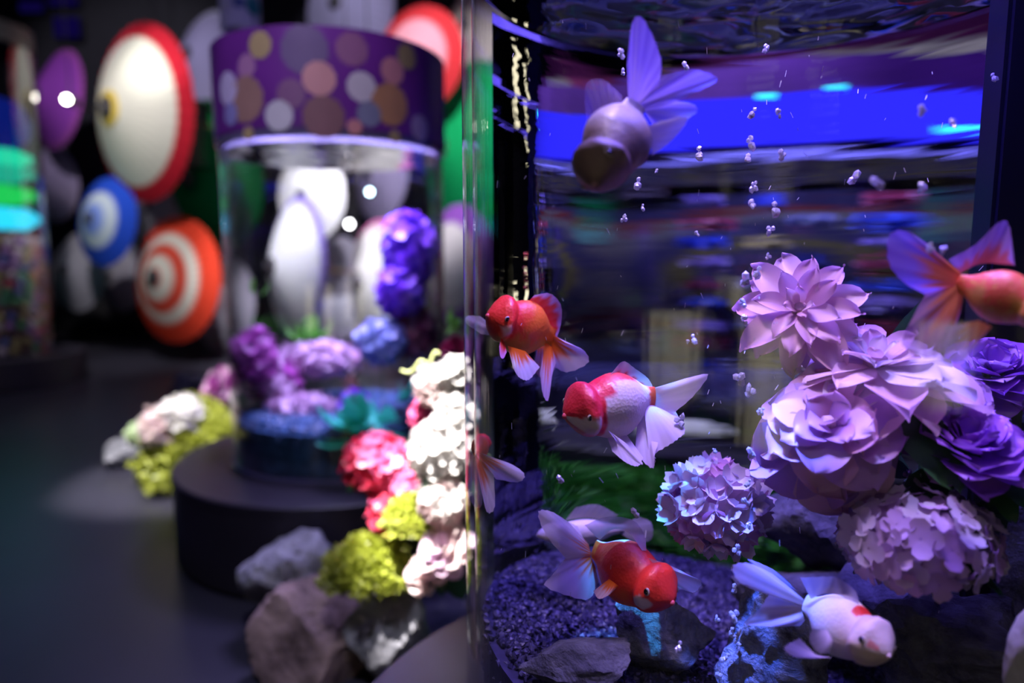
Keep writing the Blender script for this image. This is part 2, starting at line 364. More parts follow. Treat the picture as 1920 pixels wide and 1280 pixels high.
stand('black round stand under the near tank, its rim showing at the bottom edge', TC, .485)
stand('black round stand under the tank with the purple printed band', T2, .47)
stand('black round stand at the far left under the bead-filled tank', T3, .50, .20)
stand('black round stand behind the near tank, seen through its water', T4, .45)
M_band4 = plain('lilac_film', (.20, .06, .62), .5, .5, 5)
tank1, band1 = tank('large clear cylinder tank of goldfish and purple flowers filling the right side', TC, rear=True, gm=M_glass)
tank2, band2 = tank('clear cylinder tank with purple flower-printed band standing left of the goldfish tank', T2)
tank4, band4 = tank('blue-lit cylinder tank standing behind the goldfish tank', T4, led=M_blueled, bandmat=M_band4)

for a_, w_, z_ in ((-1.98, .10, .150), (-1.66, .10, .165), (-1.2, .10, .05)):   # bright lamps set in the strip
    ob('led_lamp', lathe('led_lamp', [(.324, CZ+.29-ZB+z_), (.324, CZ+.29-ZB+z_+.018), (.3195, CZ+.29-ZB+z_+.018), (.3195, CZ+.29-ZB+z_)], M_cyanled, 8, close=True, a0=a_, a1=a_+w_), tank4)
# flower print of the band, read off the photograph and carried onto the cylinder
def on_cyl(px, py, c, R):
    d = (FW+RT*((px-960)/F)+UP*((640-py)/F)).normalized(); o = CP-c; a = d.x**2+d.y**2; b = 2*(o.x*d.x+o.y*d.y); q = o.x**2+o.y**2-R*R
    t = (-b-math.sqrt(max(0, b*b-4*a*q)))/(2*a); p = CP+d*t
    return math.atan2(p.y-c.y, p.x-c.x), p.z, t
prints = [(487, 84, 23, (.36, .29, .16)), (570, 92, 42, (.13, .09, .25)), (660, 92, 29, (.28, .12, .28)), (763, 106, 22, (.36, .29, .16)),
 (462, 124, 20, (.32, .16, .36)), (598, 147, 30, (.55, .28, .32)), (736, 133, 24, (.55, .24, .32)), (678, 163, 27, (.55, .53, .66)),
 (545, 176, 26, (.20, .09, .24)), (460, 186, 40, (.28, .17, .16)), (427, 166, 28, (.45, .42, .70)), (732, 196, 38, (.42, .22, .13)),
 (523, 217, 27, (.52, .54, .66)), (607, 219, 38, (.20, .10, .13)), (692, 214, 23, (.20, .22, .38)), (665, 238, 14, (.55, .24, .28)),
 (787, 240, 24, (.40, .32, .60)), (466, 250, 12, (.36, .29, .16)), (740, 256, 12, (.36, .29, .16)), (433, 214, 20, (.22, .22, .55))]
for i, (x, y, r, col) in enumerate(prints):
    a, z, t = on_cyl(x, y, T2, .318)
    ob('printed_flower', floral_disc('printed_flower', 0, a, z-ZB, r/F*t*.97, .3186+.00004*i, print_mat(col)), band2)
for k in range(34):                           # the same print all round the other bands
    for bnd, dz in ((band1, 0), (band4, 0)):
        a = rnd.uniform(0, 2*PI); z = CZ+.35-ZB+rnd.uniform(0.02, .16)
        ob('printed_flower', floral_disc('printed_flower', 0, a, z, rnd.uniform(.02, .04), .3186+.00004*k, print_mat(rnd.choice(prints)[3])), bnd)

# ------------------------------------------------------------------ gravel
A3 = np.array([[-.0076, .87, 1], [.274, 1.024, 1], [.10, .50, 1]]); b3 = np.array([CZ-.392, CZ-.462, CZ-.40])
GP = np.linalg.solve(A3, b3)
def gz(x, y): return GP[0]*x+GP[1]*y+GP[2]
def gravel(name, label, c, R, zf, size, n, m):
    v = []; f = []
    ico = bmesh.new(); bmesh.ops.create_icosphere(ico, subdivisions=1, radius=1.0)
    iv = np.array([x.co[:] for x in ico.verts]); fi = [[y.index for y in x.verts] for x in ico.faces]; ico.free()
    # bed
    K = 48; ringn = 10; bedv = [(0, 0, zf(c.x, c.y)-ZB-.004)]
    for j in range(1, ringn+1):
        for i in range(K):
            r = R*j/ringn; a = 2*PI*i/K; bedv.append((r*math.cos(a), r*math.sin(a), zf(c.x+r*math.cos(a), c.y+r*math.sin(a))-ZB-.004))
    for i in range(K): a = 2*PI*i/K; bedv.append((R*math.cos(a), R*math.sin(a), .014))
    bf = [(0, 1+i, 1+(i+1) % K) for i in range(K)]
    for j in range(ringn):
        for i in range(K): a = 1+j*K+i; b = 1+j*K+(i+1) % K; bf.append((a, a+K, b+K, b))
    rs = np.random.RandomState(3); allv = [np.array(bedv)]; faces = list(bf); off = len(bedv)
    for k in range(n):
        r = R*math.sqrt(rs.rand()); a = rs.rand()*2*PI; x, y = r*math.cos(a), r*math.sin(a)
        s = size*(.6+.8*rs.rand(3)); rot = Matrix.Rotation(rs.rand()*PI, 3, Vector(rs.randn(3)))
        z = zf(c.x+x, c.y+y)-ZB+size*(rs.rand()*1.0-.3)
        if r > R-.012: z = .02+(z-.02)*(rs.rand()**.5)      # stones against the glass, all the way down
        q = (iv*(1+.25*rs.randn(len(iv), 1)))*s; q = q@np.array(rot).T
        allv.append(q+np.array([x, y, z])); faces += [tuple(np.array(t)+off) for t in fi]; off += len(iv)
    d = me(name, np.concatenate(allv).tolist(), faces, m, smooth=False)
    return prop(ob(name, d, None, (c.x, c.y, ZB)), label, 'gravel', kind='stuff')
gravel('gravel', 'fine black gravel bed at the bottom of the goldfish tank', TC, .292, gz, .0034, 17000, M_grav)
M_grav2 = plain('navy_gravel', (.03, .09, .20), .4, .6, 40)
gravel('gravel', 'dark blue gravel layer in the tank with the purple band', T2, .292, lambda x, y: CZ-.455, .006, 5000, M_grav2)
gravel('gravel', 'gravel bed in the blue-lit tank behind the goldfish tank', T4, .292, lambda x, y: CZ-.44, .008, 2500, M_grav)

# ------------------------------------------------------------------ rocks
def rock_mesh(seed, size, m, facets=14, rough=.10, sub=4, flat=.25):
    r = random.Random(seed); bm = bmesh.new(); bmesh.ops.create_icosphere(bm, subdivisions=sub, radius=1)
    pl = []
    for i in range(facets):
        n = Vector((r.gauss(0, 1), r.gauss(0, 1), r.gauss(0, 1))).normalized(); pl.append((n, r.uniform(.62, .98)))
    o = Vector((r.uniform(0, 50), r.uniform(0, 50), 0))
    for v in bm.verts:
        d = v.co.normalized(); q = 1.15
        for n, h in pl:
            c = d.dot(n)
            if c > .05: q = min(q, h/c)
        q *= 1+rough*noise.fractal(d*2.2+o, 1.0, 2.0, 5)+.4*rough*noise.noise(d*9+o)
        v.co = d*q
    xs = [[v.co[k] for v in bm.verts] for k in range(3)]
    for v in bm.verts:
        for k in range(3): v.co[k] = ((v.co[k]-min(xs[k]))/(max(xs[k])-min(xs[k]))-.5)*size[k]
        v.co.z += size[2]/2
    d = bpy.data.meshes.new('rock'); bm.to_mesh(d); bm.free(); d.materials.append(m)
    d.polygons.foreach_set('use_smooth', [True]*len(d.polygons)); d.set_sharp_from_angle(angle=math.radians(32)); return d
def rock(label, px, py, dep, wpx, hpx, m, seed, dd=1.0, rz=0.0, tilt=0.0, group=None, name='rock', **k):
    """px, py: middle of the stone in the photograph; dep: its distance; dd: depth as a share of the width"""
    p = P(px, py, dep); u = dep/F
    o = ob(name, rock_mesh(seed, (wpx*u, wpx*u*dd, hpx*u), m, **k), None, (p.x, p.y, p.z-hpx*u/2))
    o.rotation_euler = (0, tilt, rz)
    return prop(o, label, 'rock', group)
g1 = 'slate rocks on the tank gravel'
rock('flat dark slate lying low on the gravel, nearest the left glass', 1083, 1236, .62, 225, 75, M_rockd, 11, .55, .1, group=g1)
rock('slate rock with a bright cyan-lit top under the red and white diving fish', 1245, 1190, .70, 190, 170, M_rockb, 12, .7, group=g1)
rock('large pale rough rock glowing blue beside the bubble column', 1455, 1205, .64, 225, 250, M_rockb, 13, .7, group=g1, rough=.2)
rock('dark rock below the big drooping pink peony', 1535, 985, .82, 210, 170, M_rockd, 14, .8, group=g1)
rock('long dark rock lying behind the white fish', 1535, 1130, .80, 330, 150, M_rockd, 15, .5, group=g1)
rock('big dark rock with blue edges at the lower right below the hydrangea', 1795, 1235, .62, 290, 220, M_rockd, 16, .8, group=g1, rough=.2)
rock('black rock in the shade directly under the hydrangea', 1660, 1130, .76, 240, 180, M_rockd, 17, .7, group=g1)
rock('dark slate rock at the right edge behind the hydrangea', 1900, 1040, .74, 220, 260, M_rockd, 18, .7, group=g1)
rock('upright smooth white stone at the bottom right corner', 1908, 1225, .50, 56, 190, M_rockw, 19, .9, tilt=.15, name='white_stone', facets=5, rough=.05)
g2 = 'rocks dressing the floor between the stands'
rock('rounded grey rock standing against the black stand', 545, 1078, 1.55, 180, 170, M_rockg, 21, .9, group=g2, rough=.12, sub=5)
rock('brownish rock with a sloping flat face at the front of the pile', 592, 1192, 1.40, 250, 200, M_rockr, 27, .8, .3, group=g2, facets=6, sub=5, rough=.07)
rock('blue-grey rock wedged between the brown rock and the near stand', 725, 1190, 1.38, 160, 210, M_rockg, 23, .9, group=g2, rough=.10, sub=5)
g3 = 'stones by the left flower bed'
rock('pale pointed stone lying at the left tip of the flower bed', 240, 848, 2.72, 95, 50, M_rockg, 24, .7, group=g3)
rock('small white stone below the lime moss', 272, 885, 2.50, 42, 58, M_rockg, 25, .8, group=g3)
rock('dark stone behind the white flowers of the left bed', 352, 738, 3.58, 80, 84, M_rockd, 26, .8, group=g3)

# ------------------------------------------------------------------ petals and flowers
def petal_mesh(name, m, nu=7, nv=8, width=.5, cup=.18, curl=.15, point=.0, ruffle=.0, seed=0):
    """unit petal along +Z, hollow side towards -X"""
    r = random.Random(seed); v = []; ph = r.uniform(0, 6)
    for j in range(nv):
        t = 1-(1-j/(nv-1))**1.5
        wd = width*min(1.0, .16+1.55*t)**.8*max(.0, 1-(max(0, t-.42)/.58)**(2.6-1.2*point))**.5
        wd = max(wd, width*.05)
        for i in range(nu):
            s = 2*i/(nu-1)-1
            x = cup*math.sin(PI*.5*t)-cup*1.2*(s*s)*(wd/width)*t*(1-.3*t)+curl*t*t*t+ruffle*math.sin(3.2*s+ph)*t*t*.6
            v.append((x, s*wd, t*(1+.05*math.cos(2.5*s+ph)*(1 if ruffle else 0))))
    return me(name, v, grid_faces(nu, nv), m)
def flower(name, label, cat, px, py, dep, rpx, axis, layers, mats, group=None, seed=0, heart=None, shape=(.5, .18, .15, 0, 0), leaves=0, leafmat=None, stem_to=None, stemr=.0018):
    """layers: (count, start radius, height, tilt deg, length); axis: image right, up, towards camera"""
    r = random.Random(seed+100); p = P(px, py, dep); R = rpx*dep/F
    ax = (RT*axis[0]+UP*axis[1]-FW*axis[2]).normalized()
    q = ax.to_track_quat('Z', 'Y')
    t = prop(empty(name, p), label, cat, group); t.rotation_mode = 'QUATERNION'; t.rotation_quaternion = q
    ms = [petal_mesh('petal', m, width=shape[0], cup=shape[1], curl=shape[2]*(.5+.5*k), point=shape[3], ruffle=shape[4], seed=seed+k) for k, m in enumerate(mats+mats)]
    for li, (n, r0, h, tilt, length) in enumerate(layers):
        for i in range(n):
            a = 2*PI*(i+.5*(li % 2)+r.uniform(-.22, .22))/n
            s = length*r.uniform(.86, 1.12)*R
            M = Matrix.Rotation(a, 4, 'Z') @ Matrix.Translation((r0*R, 0, h*R)) @ Matrix.Rotation(math.radians(tilt+r.uniform(-9, 9)), 4, 'Y') @ Matrix.Rotation(r.uniform(-.25, .25), 4, 'Z') @ Matrix.Scale(s, 4)
            ob('petal', ms[r.randrange(len(ms))], t, mat=M)
    if heart:
        bm = bmesh.new(); bmesh.ops.create_icosphere(bm, subdivisions=2, radius=.13*R)
        for v in bm.verts: v.co *= 1+.25*noise.noise(v.co*400)
        d = bpy.data.meshes.new('heart'); bm.to_mesh(d); bm.free(); d.materials.append(heart); ob('heart', d, t, (0, 0, .08*R))
    add_green(t, p, R, leaves, leafmat, stem_to, stemr, r)
    return t
LEAF = {}
def leaf_mesh(m):
    if m.name not in LEAF: LEAF[m.name] = petal_mesh('leaf', m, 5, 8, .32, .05, .25, .9, .02, 5)
    return LEAF[m.name]
def add_green(t, p, R, leaves, leafmat, stem_to, stemr, r):
    for k in range(leaves):
        a = r.uniform(0, 2*PI)
        M = Matrix.Rotation(a, 4, 'Z') @ Matrix.Translation((.25*R, 0, -.25*R)) @ Matrix.Rotation(math.radians(r.uniform(95, 125)), 4, 'Y') @ Matrix.Scale(R*r.uniform(.95, 1.25), 4)
        ob('leaf', leaf_mesh(leafmat or M_leaf), t, mat=M)
    if stem_to is not None:
        bpy.context.view_layer.update()
        b = t.matrix_world.inverted() @ Vector(stem_to)
        ob('stem', tube('stem', crom([(0, 0, -.02*R), Vector((0, 0, -.6*R))+b*.15, b*.6+Vector((0, 0, -.2*R)), b], 10), stemr, M_stem, 6), t)
def floret_mesh(m, seed=0, n=4, cup=.22):
    r = random.Random(seed); v = []; f = []
    for k in range(n):
        a = 2*PI*k/n; base = len(v)
        tw = r.uniform(-.10, .10)
        for t, wd in ((.05, .07), (.38, .40), (.72, .47), (.98, .22)):
            for q in (-1, 0, 1):
                x = t*math.cos(a)-q*wd*math.sin(a); y = t*math.sin(a)+q*wd*math.cos(a)
                v.append((x, y, cup*t*t+.09*abs(q)*t+tw*q*t))
        for j in range(3):
            for i in range(2): q = base+j*3+i; f.append((q, q+1, q+4, q+3))
    return me('floret', v, f, m)
def cluster(name, label, cat, px, py, dep, rx, ry, n, fr, mats, group=None, seed=0, rz=None, cup=.22, full=True, leaves=0, leafmat=None, stem_to=None, nl=4, part='floret'):
    """ball of four-petalled florets; rx, ry: half sizes in pixels; fr: floret radius in pixels"""
    r = random.Random(seed+300); u = dep/F; p = P(px, py, dep)
    t = prop(empty(name, p), label, cat, group)
    ms = [floret_mesh(m, seed+k, nl, cup*(.6+.8*r.random())) for k, m in enumerate(mats*2)]
    bm = bmesh.new(); bmesh.ops.create_icosphere(bm, subdivisions=2, radius=1)
    bmesh.ops.scale(bm, vec=((rx-fr*.55)*u*.74, (rz or min(rx, ry))*u*.7, (ry-fr*.55)*u*.74), verts=bm.verts)
    d = bpy.data.meshes.new('core'); bm.to_mesh(d); bm.free(); d.materials.append(mats[0]); d.polygons.foreach_set('use_smooth', [True]*len(d.polygons)); ob('core', d, t)
    ga = PI*(3-math.sqrt(5))
    for i in range(n):
        z = 1-2*(i+.5)/n; q = math.sqrt(1-z*z); a = ga*i+r.uniform(-.15, .15)
        d = Vector((q*math.cos(a), q*math.sin(a), z))
        pos = Vector((d.x*(rx-fr*.45)*u, d.y*(rz or min(rx, ry))*u, d.z*(ry-fr*.45)*u))*r.uniform(.84, 1.05)
        dd = (d+Vector((r.uniform(-.25, .25), r.uniform(-.25, .25), r.uniform(-.1, .35)))).normalized()
        M = Matrix.Translation(pos) @ dd.to_track_quat('Z', 'Y').to_matrix().to_4x4() @ Matrix.Rotation(r.uniform(0, PI), 4, 'Z') @ Matrix.Scale(fr*u*r.uniform(.85, 1.2), 4)
        ob(part, ms[r.randrange(len(ms))], t, mat=M)
    add_green(t, p, min(rx, ry)*u, leaves, leafmat, stem_to, .002, r)
    return t
def moss(label, px, py, dep, rx, ry, m, n=5000, seed=0, blade=9, dz=None, name='moss_clump', group='lime green moss clumps'):
    u = dep/F; p = P(px, py, dep); rs = np.random.RandomState(seed); vs = []; fs = []
    for i in range(n):
        d = rs.randn(3); d /= np.linalg.norm(d); d[2] = abs(d[2])*1.2-.25
        nz = 1+.22*noise.noise(Vector((d*2.6+seed).tolist()))+.12*noise.noise(Vector((d*7+seed).tolist()))
        b = d*np.array([rx*u, (dz or rx)*u, ry*u])*nz*(.75+.3*rs.rand())
        t = d*.8+rs.randn(3)*.6; t /= np.linalg.norm(t); s = np.cross(t, rs.randn(3)); s /= np.linalg.norm(s)
        L = blade*u*(.5+rs.rand()); W = L*.22; k = len(vs)
        vs += [b-s*W, b+s*W, b+t*L*.6+s*W*1.1, b+t*L, b+t*L*.6-s*W*1.1]; fs.append((k, k+1, k+2, k+3, k+4))
    o = ob(name, me(name, [tuple(x) for x in vs], fs, m, False), None, p)
    return prop(o, label, 'moss', group, 'stuff')

# colours of the petals in the near tank
pk = petal('pale_pink_petal', (.80, .46, .62), (.95, .72, .78), .35)
pk2 = petal('rose_pink_petal', (.72, .33, .55), (.90, .60, .74), .35)
lil = petal('lilac_petal', (.55, .25, .72), (.80, .55, .90), .35)
pur = petal('purple_petal', (.34, .10, .62), (.58, .24, .82), .3)
hyd = petal('lilac_pink_floret', (.50, .24, .66), (.88, .66, .88), .25)
hyd2 = petal('pale_floret', (.72, .55, .78), (.95, .85, .92), .4)
car = petal('carnation_petal', (.62, .22, .62), (.95, .66, .82), .35)
heart_m = plain('flower_heart', (.62, .40, .55), .6)
root = P(1690, 1090, .70)
DAH = [(8, .08, -.02, 104, 1.0), (9, .08, .02, 86, .96), (8, .07, .05, 66, .86), (7, .05, .07, 44, .62), (5, .03, .1, 20, .36)]
flower('dahlia_flower', 'pale pink open dahlia topmost of the flowers in the tank', 'flower', 1500, 582, .62, 118, (-.45, .35, .9), DAH, [pk, pk2], seed=1, heart=heart_m, shape=(.27, .12, .16, .25, .10), leaves=0, stem_to=root)
flower('peony_flower', 'wide open lilac-white peony in the middle of the tank flowers', 'flower', 1640, 690, .60, 160, (-.15, .95, .38),
       [(8, .12, -.02, 98, 1.0), (8, .10, .03, 84, .88), (7, .08, .05, 66, .70), (6, .05, .07, 42, .46), (4, .03, .1, 16, .3)], [hyd2, pk], seed=2, heart=heart_m, shape=(.36, .18, .12, .2, .14), leaves=3, stem_to=root)
flower('peony_flower', 'large drooping pink peony with broad lower petals left of the dark purple rose', 'flower', 1552, 800, .57, 140, (-.30, .55, .70),
       [(6, .12, -.08, 122, 1.05), (7, .10, .0, 100, .92), (7, .08, .04, 80, .75), (6, .06, .06, 58, .55), (5, .04, .08, 34, .42), (4, .02, .1, 14, .3)], [pk2, lil], seed=3, heart=heart_m, shape=(.62, .20, .20, .05, .08), leaves=2, stem_to=root)
ROSE = [(8, .28, -.1, 84, .72), (8, .26, -.05, 62, .66), (8, .22, .0, 44, .62), (7, .16, .05, 30, .56), (6, .11, .08, 20, .5), (5, .07, .1, 12, .46), (4, .03, .12, 6, .42)]
flower('peony_flower', 'bright violet ruffled peony at the right edge above the dark purple rose', 'flower', 1865, 700, .62, 92, (-.25, .75, .55), ROSE, [lil, pur], seed=4, shape=(.6, .28, .10, 0, .12), leaves=3, stem_to=root)
flower('rose_flower', 'small violet rosette tucked under the violet ruffled peony', 'flower', 1815, 748, .59, 44, (-.3, .3, .9), ROSE, [lil, pur], seed=5, shape=(.6, .28, .05, 0, .1), stem_to=root)
flower('rose_flower', 'deep purple many-petalled rose facing up below the violet peony', 'flower', 1815, 838, .56, 108, (-.1, .86, .52), ROSE, [pur], seed=6, shape=(.6, .28, .06, 0, .1), leaves=4, stem_to=root)
flower('rose_flower', 'purple bloom cut off by the right edge above the hydrangea', 'flower', 1925, 868, .58, 34, (-.5, .5, .7), ROSE, [pur], seed=7, shape=(.6, .28, .05, 0, .1), stem_to=root)
cluster('carnation_flower', 'round ruffled pink pompon carnation standing alone in front of the green background', 'flower', 1340, 945, .68, 98, 82, 95, 25, [car, hyd2], seed=8, cup=.6, stem_to=P(1420, 1100, .72), nl=5)
cluster('hydrangea_flower', 'broad lilac hydrangea head at the lower right above the dark rocks', 'flower', 1722, 1008, .56, 154, 104, 96, 31, [hyd, hyd2], seed=9, cup=.18, leaves=4, rz=110, stem_to=P(1760, 1130, .64))
# loose leaves at the right
def leaf_spray(label, px, py, dep, n, lpx, m, seed, spread=1.0, up=.3):
    r = random.Random(seed); t = prop(empty('leaf_spray', P(px, py, dep)), label, 'leaves', 'leaf sprays'); u = dep/F
    for k in range(n):
        a = Vector((r.uniform(-1, 1)*spread, r.uniform(-1, .4), r.uniform(-.3, .6)+up)).normalized()
        M = Matrix.Translation(Vector((r.uniform(-.4, .4), r.uniform(-.3, .3), r.uniform(-.3, .3)))*lpx*u) @ a.to_track_quat('Z', 'X').to_matrix().to_4x4() @ Matrix.Scale(lpx*u*r.uniform(.8, 1.2), 4)
        lf = ob('leaf', leaf_mesh(m), t, mat=M)
    return t
leaf_spray('dark green leaves behind the deep purple rose', 1830, 880, .66, 9, 95, M_leaf, 1)
leaf_spray('green leaves beside the right end of the hydrangea', 1860, 985, .60, 6, 85, M_leaf, 2)
leaf_spray('dim green leaf behind the wide open lilac-white peony', 1650, 640, .70, 3, 85, M_leaf, 3)
leaf_spray('dark leaves between the drooping pink peony and the hydrangea', 1690, 885, .66, 6, 80, M_leaf, 4)

# ------------------------------------------------------------------ goldfish
TT = [0, .025, .07, .14, .22, .30, .40, .52, .64, .76, .87, .94, 1.0]
HU = [0, .062, .130, .205, .228, .212, .245, .27, .255, .200, .130, .105, .095]
HD = [0, .058, .105, .160, .200, .210, .245, .275, .262, .200, .120, .095, .085]
HW = [0, .068, .125, .190, .212, .195, .205, .215, .198, .145, .08, .05, .03]
def ci(xs, ys, t):
    for i in range(len(xs)-1):
        if t <= xs[i+1]:
            k = (t-xs[i])/(xs[i+1]-xs[i]); d = lambda j: (ys[min(j+1, len(ys)-1)]-ys[max(j-1, 0)])/(xs[min(j+1, len(xs)-1)]-xs[max(j-1, 0)])
            h = xs[i+1]-xs[i]; m0, m1 = (d(i), d(i+1)) if i > 0 else ((ys[1]-ys[0])/h*1.4, d(1))
            return (2*k**3-3*k*k+1)*ys[i]+(k**3-2*k*k+k)*h*m0+(-2*k**3+3*k*k)*ys[i+1]+(k**3-k*k)*h*m1
    return ys[-1]
RED = (.80, .035, .02); ORG = (.82, .16, .015); WHT = (.86, .76, .78); GOLD = (.55, .27, .03); CRM = (.80, .62, .50)
def set_cols(d, cols):
    a = d.color_attributes.new('Col', 'FLOAT_COLOR', 'POINT')
    a.data.foreach_set('color', [x for c in cols for x in (c if len(c) == 4 else (*c, 1.0))])
def goldfish(label, head, tail, up, colfn, fins, wen=.03, fat=1.0, bend=0.0, seed=0, wid=1.0):
    Hh, Tt = P(*head), P(*tail); X = (Hh-Tt).normalized(); L = (Hh-Tt).length
    U = (RT*up[0]+UP*up[1]-FW*up[2]); Z = (U-X*U.dot(X)).normalized(); Y = Z.cross(X)
    W = Matrix.Identity(4)
    for i in range(3): W[i][0], W[i][1], W[i][2] = X[i], Y[i], Z[i]
    mid = (Hh+Tt)/2; W.translation = mid
    t = prop(empty('goldfish', (0, 0, 0)), label, 'fish', 'goldfish in the near tank'); t.matrix_world = W; IW = W.inverted()
    n, mq = 64, 84; v = []; cols = []
    for j in range(mq):
        s = (j/(mq-1))**1.25; hu, hd, wd = ci(TT, HU, s)*fat, ci(TT, HD, s)*fat, ci(TT, HW, s)*fat*wid
        wb = wen*math.exp(-((s-.15)/.09)**2)
        cy = bend*(s-.4)**2 if s > .4 else 0
        for i in range(n):
            a = 2*PI*i/n; ca, sa = math.cos(a), math.sin(a)
            lump = 1+wb*(1.2 if sa > -.3 else .6)*(1.2+.8*noise.noise(Vector((ca*3, sa*3, s*16+seed))))*2
            cheek = 1+.12*math.exp(-((s-.21)/.05)**2)*max(0, 1-abs(sa+.25)*1.6)*(1 if s > 0 else 0)
            y = ca*wd*lump*cheek; z = (sa*hu if sa > 0 else sa*hd)*lump
            groove = 1-.03*math.exp(-((s-.285)/.018)**2)
            v.append(((.5-s)*L, (y*groove+cy)*L, z*groove*L)); cols.append(colfn(s, ca, sa, noise.noise(Vector((s*7+seed, ca*1.6, sa*1.6))), noise.noise(Vector((s*30+seed, ca*5, sa*5)))))
    f = [q[::-1] for q in grid_faces(n, mq, True)]; f.append(tuple(range((mq-1)*n, mq*n))[::-1])
    d = me('body', v, f, M_skin); set_cols(d, cols); ob('body', d, t)
    # mouth
    bm = bmesh.new(); bmesh.ops.create_uvsphere(bm, u_segments=12, v_segments=8, radius=.026*L*fat)
    d = bpy.data.meshes.new('mouth'); bm.to_mesh(d); bm.free(); d.materials.append(M_skin); d.polygons.foreach_set('use_smooth', [True]*len(d.polygons))
    set_cols(d, [mixc(colfn(.02, 1, .2, 0, 0), (.7, .3, .35), .25)]*len(d.vertices)); ob('mouth', d, t, (.49*L, 0, -.012*L))
    # eyes
    s = .145; ea = math.radians(8)
    for sd in (1, -1):
        e = Vector(((.5-s)*L, sd*math.cos(ea)*ci(TT, HW, s)*fat*wid*L*(1+1.7*wen), math.sin(ea)*ci(TT, HU, s)*fat*L))
        bm = bmesh.new(); bmesh.ops.create_uvsphere(bm, u_segments=16, v_segments=10, radius=.036*L); bmesh.ops.scale(bm, vec=(1, .42, 1), verts=bm.verts)
        d = bpy.data.meshes.new('eye'); bm.to_mesh(d); bm.free(); d.materials.append(M_eyew); d.polygons.foreach_set('use_smooth', [True]*len(d.polygons))
        eo = ob('eye', d, t, e)
        bm = bmesh.new(); bmesh.ops.create_uvsphere(bm, u_segments=14, v_segments=8, radius=.027*L); bmesh.ops.scale(bm, vec=(1, .45, 1), verts=bm.verts)
        d = bpy.data.meshes.new('pupil'); bm.to_mesh(d); bm.free(); d.materials.append(M_eyeb); d.polygons.foreach_set('use_smooth', [True]*len(d.polygons))
        ob('pupil', d, eo, (0, sd*.0085*L, 0))
    for nm, ref, base, edge, c0, c1, m0, al, bulge in fins:
        dref = {'H': head[2], 'T': tail[2], 'M': (head[2]+tail[2])/2}[ref]
        nu, nv = 22, 12
        B = [IW @ q for q in crom([P(x, y, dref+dz) for x, y, dz in base], nu)]; E = [IW @ q for q in crom([P(x, y, dref+dz) for x, y, dz in edge], nu)]
        nrm = (IW.to_3x3() @ (-FW)); r = random.Random(seed+len(nm)); v = []; cols = []
        size = (E[nu//2]-B[nu//2]).length
        for j in range(nv):
            k = j/(nv-1)
            for i in range(nu):
                h = i/(nu-1); ray = math.sin(i*2.1)*.5+.5
                k2 = k*(1-.02*(i % 2)*k) if 0 < i < nu-1 else k
                q = B[i].lerp(E[i], k2)+nrm*(bulge*size*math.sin(PI*k*.8)*math.sin(PI*h)+.012*size*k*math.sin(h*13+seed))
                c = mixc(c0, c1, ss(m0-.18, m0+.18, k+.16*math.sin(i*1.7+seed)*.8+.08*math.sin(i*4.1)))
                c = mixc(c, (1, 1, 1), .10*ray*k); v.append(q); cols.append((*c, al[0]+(al[1]-al[0])*k+.12*ray*k))
        d = me(nm, v, grid_faces(nu, nv), M_fin); set_cols(d, cols); ob(nm, d, t)
    return t
FW_ = (.80, .70, .86)            # pale fin
# 1: red fish at the left glass
def c1(s, ca, sa, n, n2):
    c = mixc(RED, ORG, ss(.32, .6, s+.15*n)); c = mixc(c, GOLD, ss(-.1, .6, -sa+.5*n+.3*n2)*ss(.30, .38, s)*.85)
    c = mixc(c, (.95, .8, .82), ss(.1, .0, abs(s-.20)+.25*abs(sa+.38)-.02)*.9)
    return mixc(c, GOLD, ss(.5, .9, -sa)*ss(.1, .2, s)*.8)
goldfish('red orange goldfish with white-tipped fins facing left beside the left glass', (914, 590, .678), (1036, 634, .722), (.42, .9, .0), c1, [
 ('dorsal_fin', 'M', [(990, 566, 0), (1012, 582, .01), (1028, 606, .02), (1036, 630, .03)], [(1002, 553, -.01), (1032, 550, .0), (1052, 572, .01), (1052, 606, .015), (1042, 640, .03)], RED, (.65, .4, .62), .75, (.98, .6), .05),
 ('tail_fin', 'T', [(1030, 622, 0), (1034, 650, 0)], [(1060, 642, -.02), (1094, 656, -.03), (1103, 680, -.03), (1064, 698, -.02), (1036, 686, 0)], ORG, FW_, .52, (.98, .75), .06),
 ('tail_fin', 'T', [(1022, 642, -.01), (1036, 650, 0)], [(1012, 700, -.02), (1018, 740, -.03), (1028, 750, -.03), (1036, 700, -.02), (1046, 672, 0)], ORG, (.72, .5, .8), .55, (.98, .7), .05),
 ('tail_fin', 'T', [(1010, 640, .01), (1030, 645, .01)], [(1000, 690, 0), (1012, 708, 0), (1030, 704, 0), (1042, 690, 0)], ORG, (.6, .4, .6), .4, (.9, .5), .05),
 ('pelvic_fin', 'M', [(952, 648, -.02), (985, 658, -.015)], [(962, 690, -.03), (974, 708, -.035), (992, 712, -.03), (1012, 688, -.02)], ORG, FW_, .45, (.98, .7), .06),
 ('pectoral_fin', 'H', [(940, 632, .0), (948, 648, .0)], [(936, 650, -.01), (938, 668, -.02), (944, 672, -.02), (950, 660, -.01)], RED, (.75, .3, .6), .6, (.95, .7), .03),
 ('pectoral_fin', 'H', [(926, 612, .03), (930, 630, .03)], [(900, 592, .03), (876, 592, .03), (874, 606, .03), (902, 626, .03)], (.75, .45, .5), FW_, .25, (.9, .7), .03)], seed=1, fat=1.28, wid=.88)
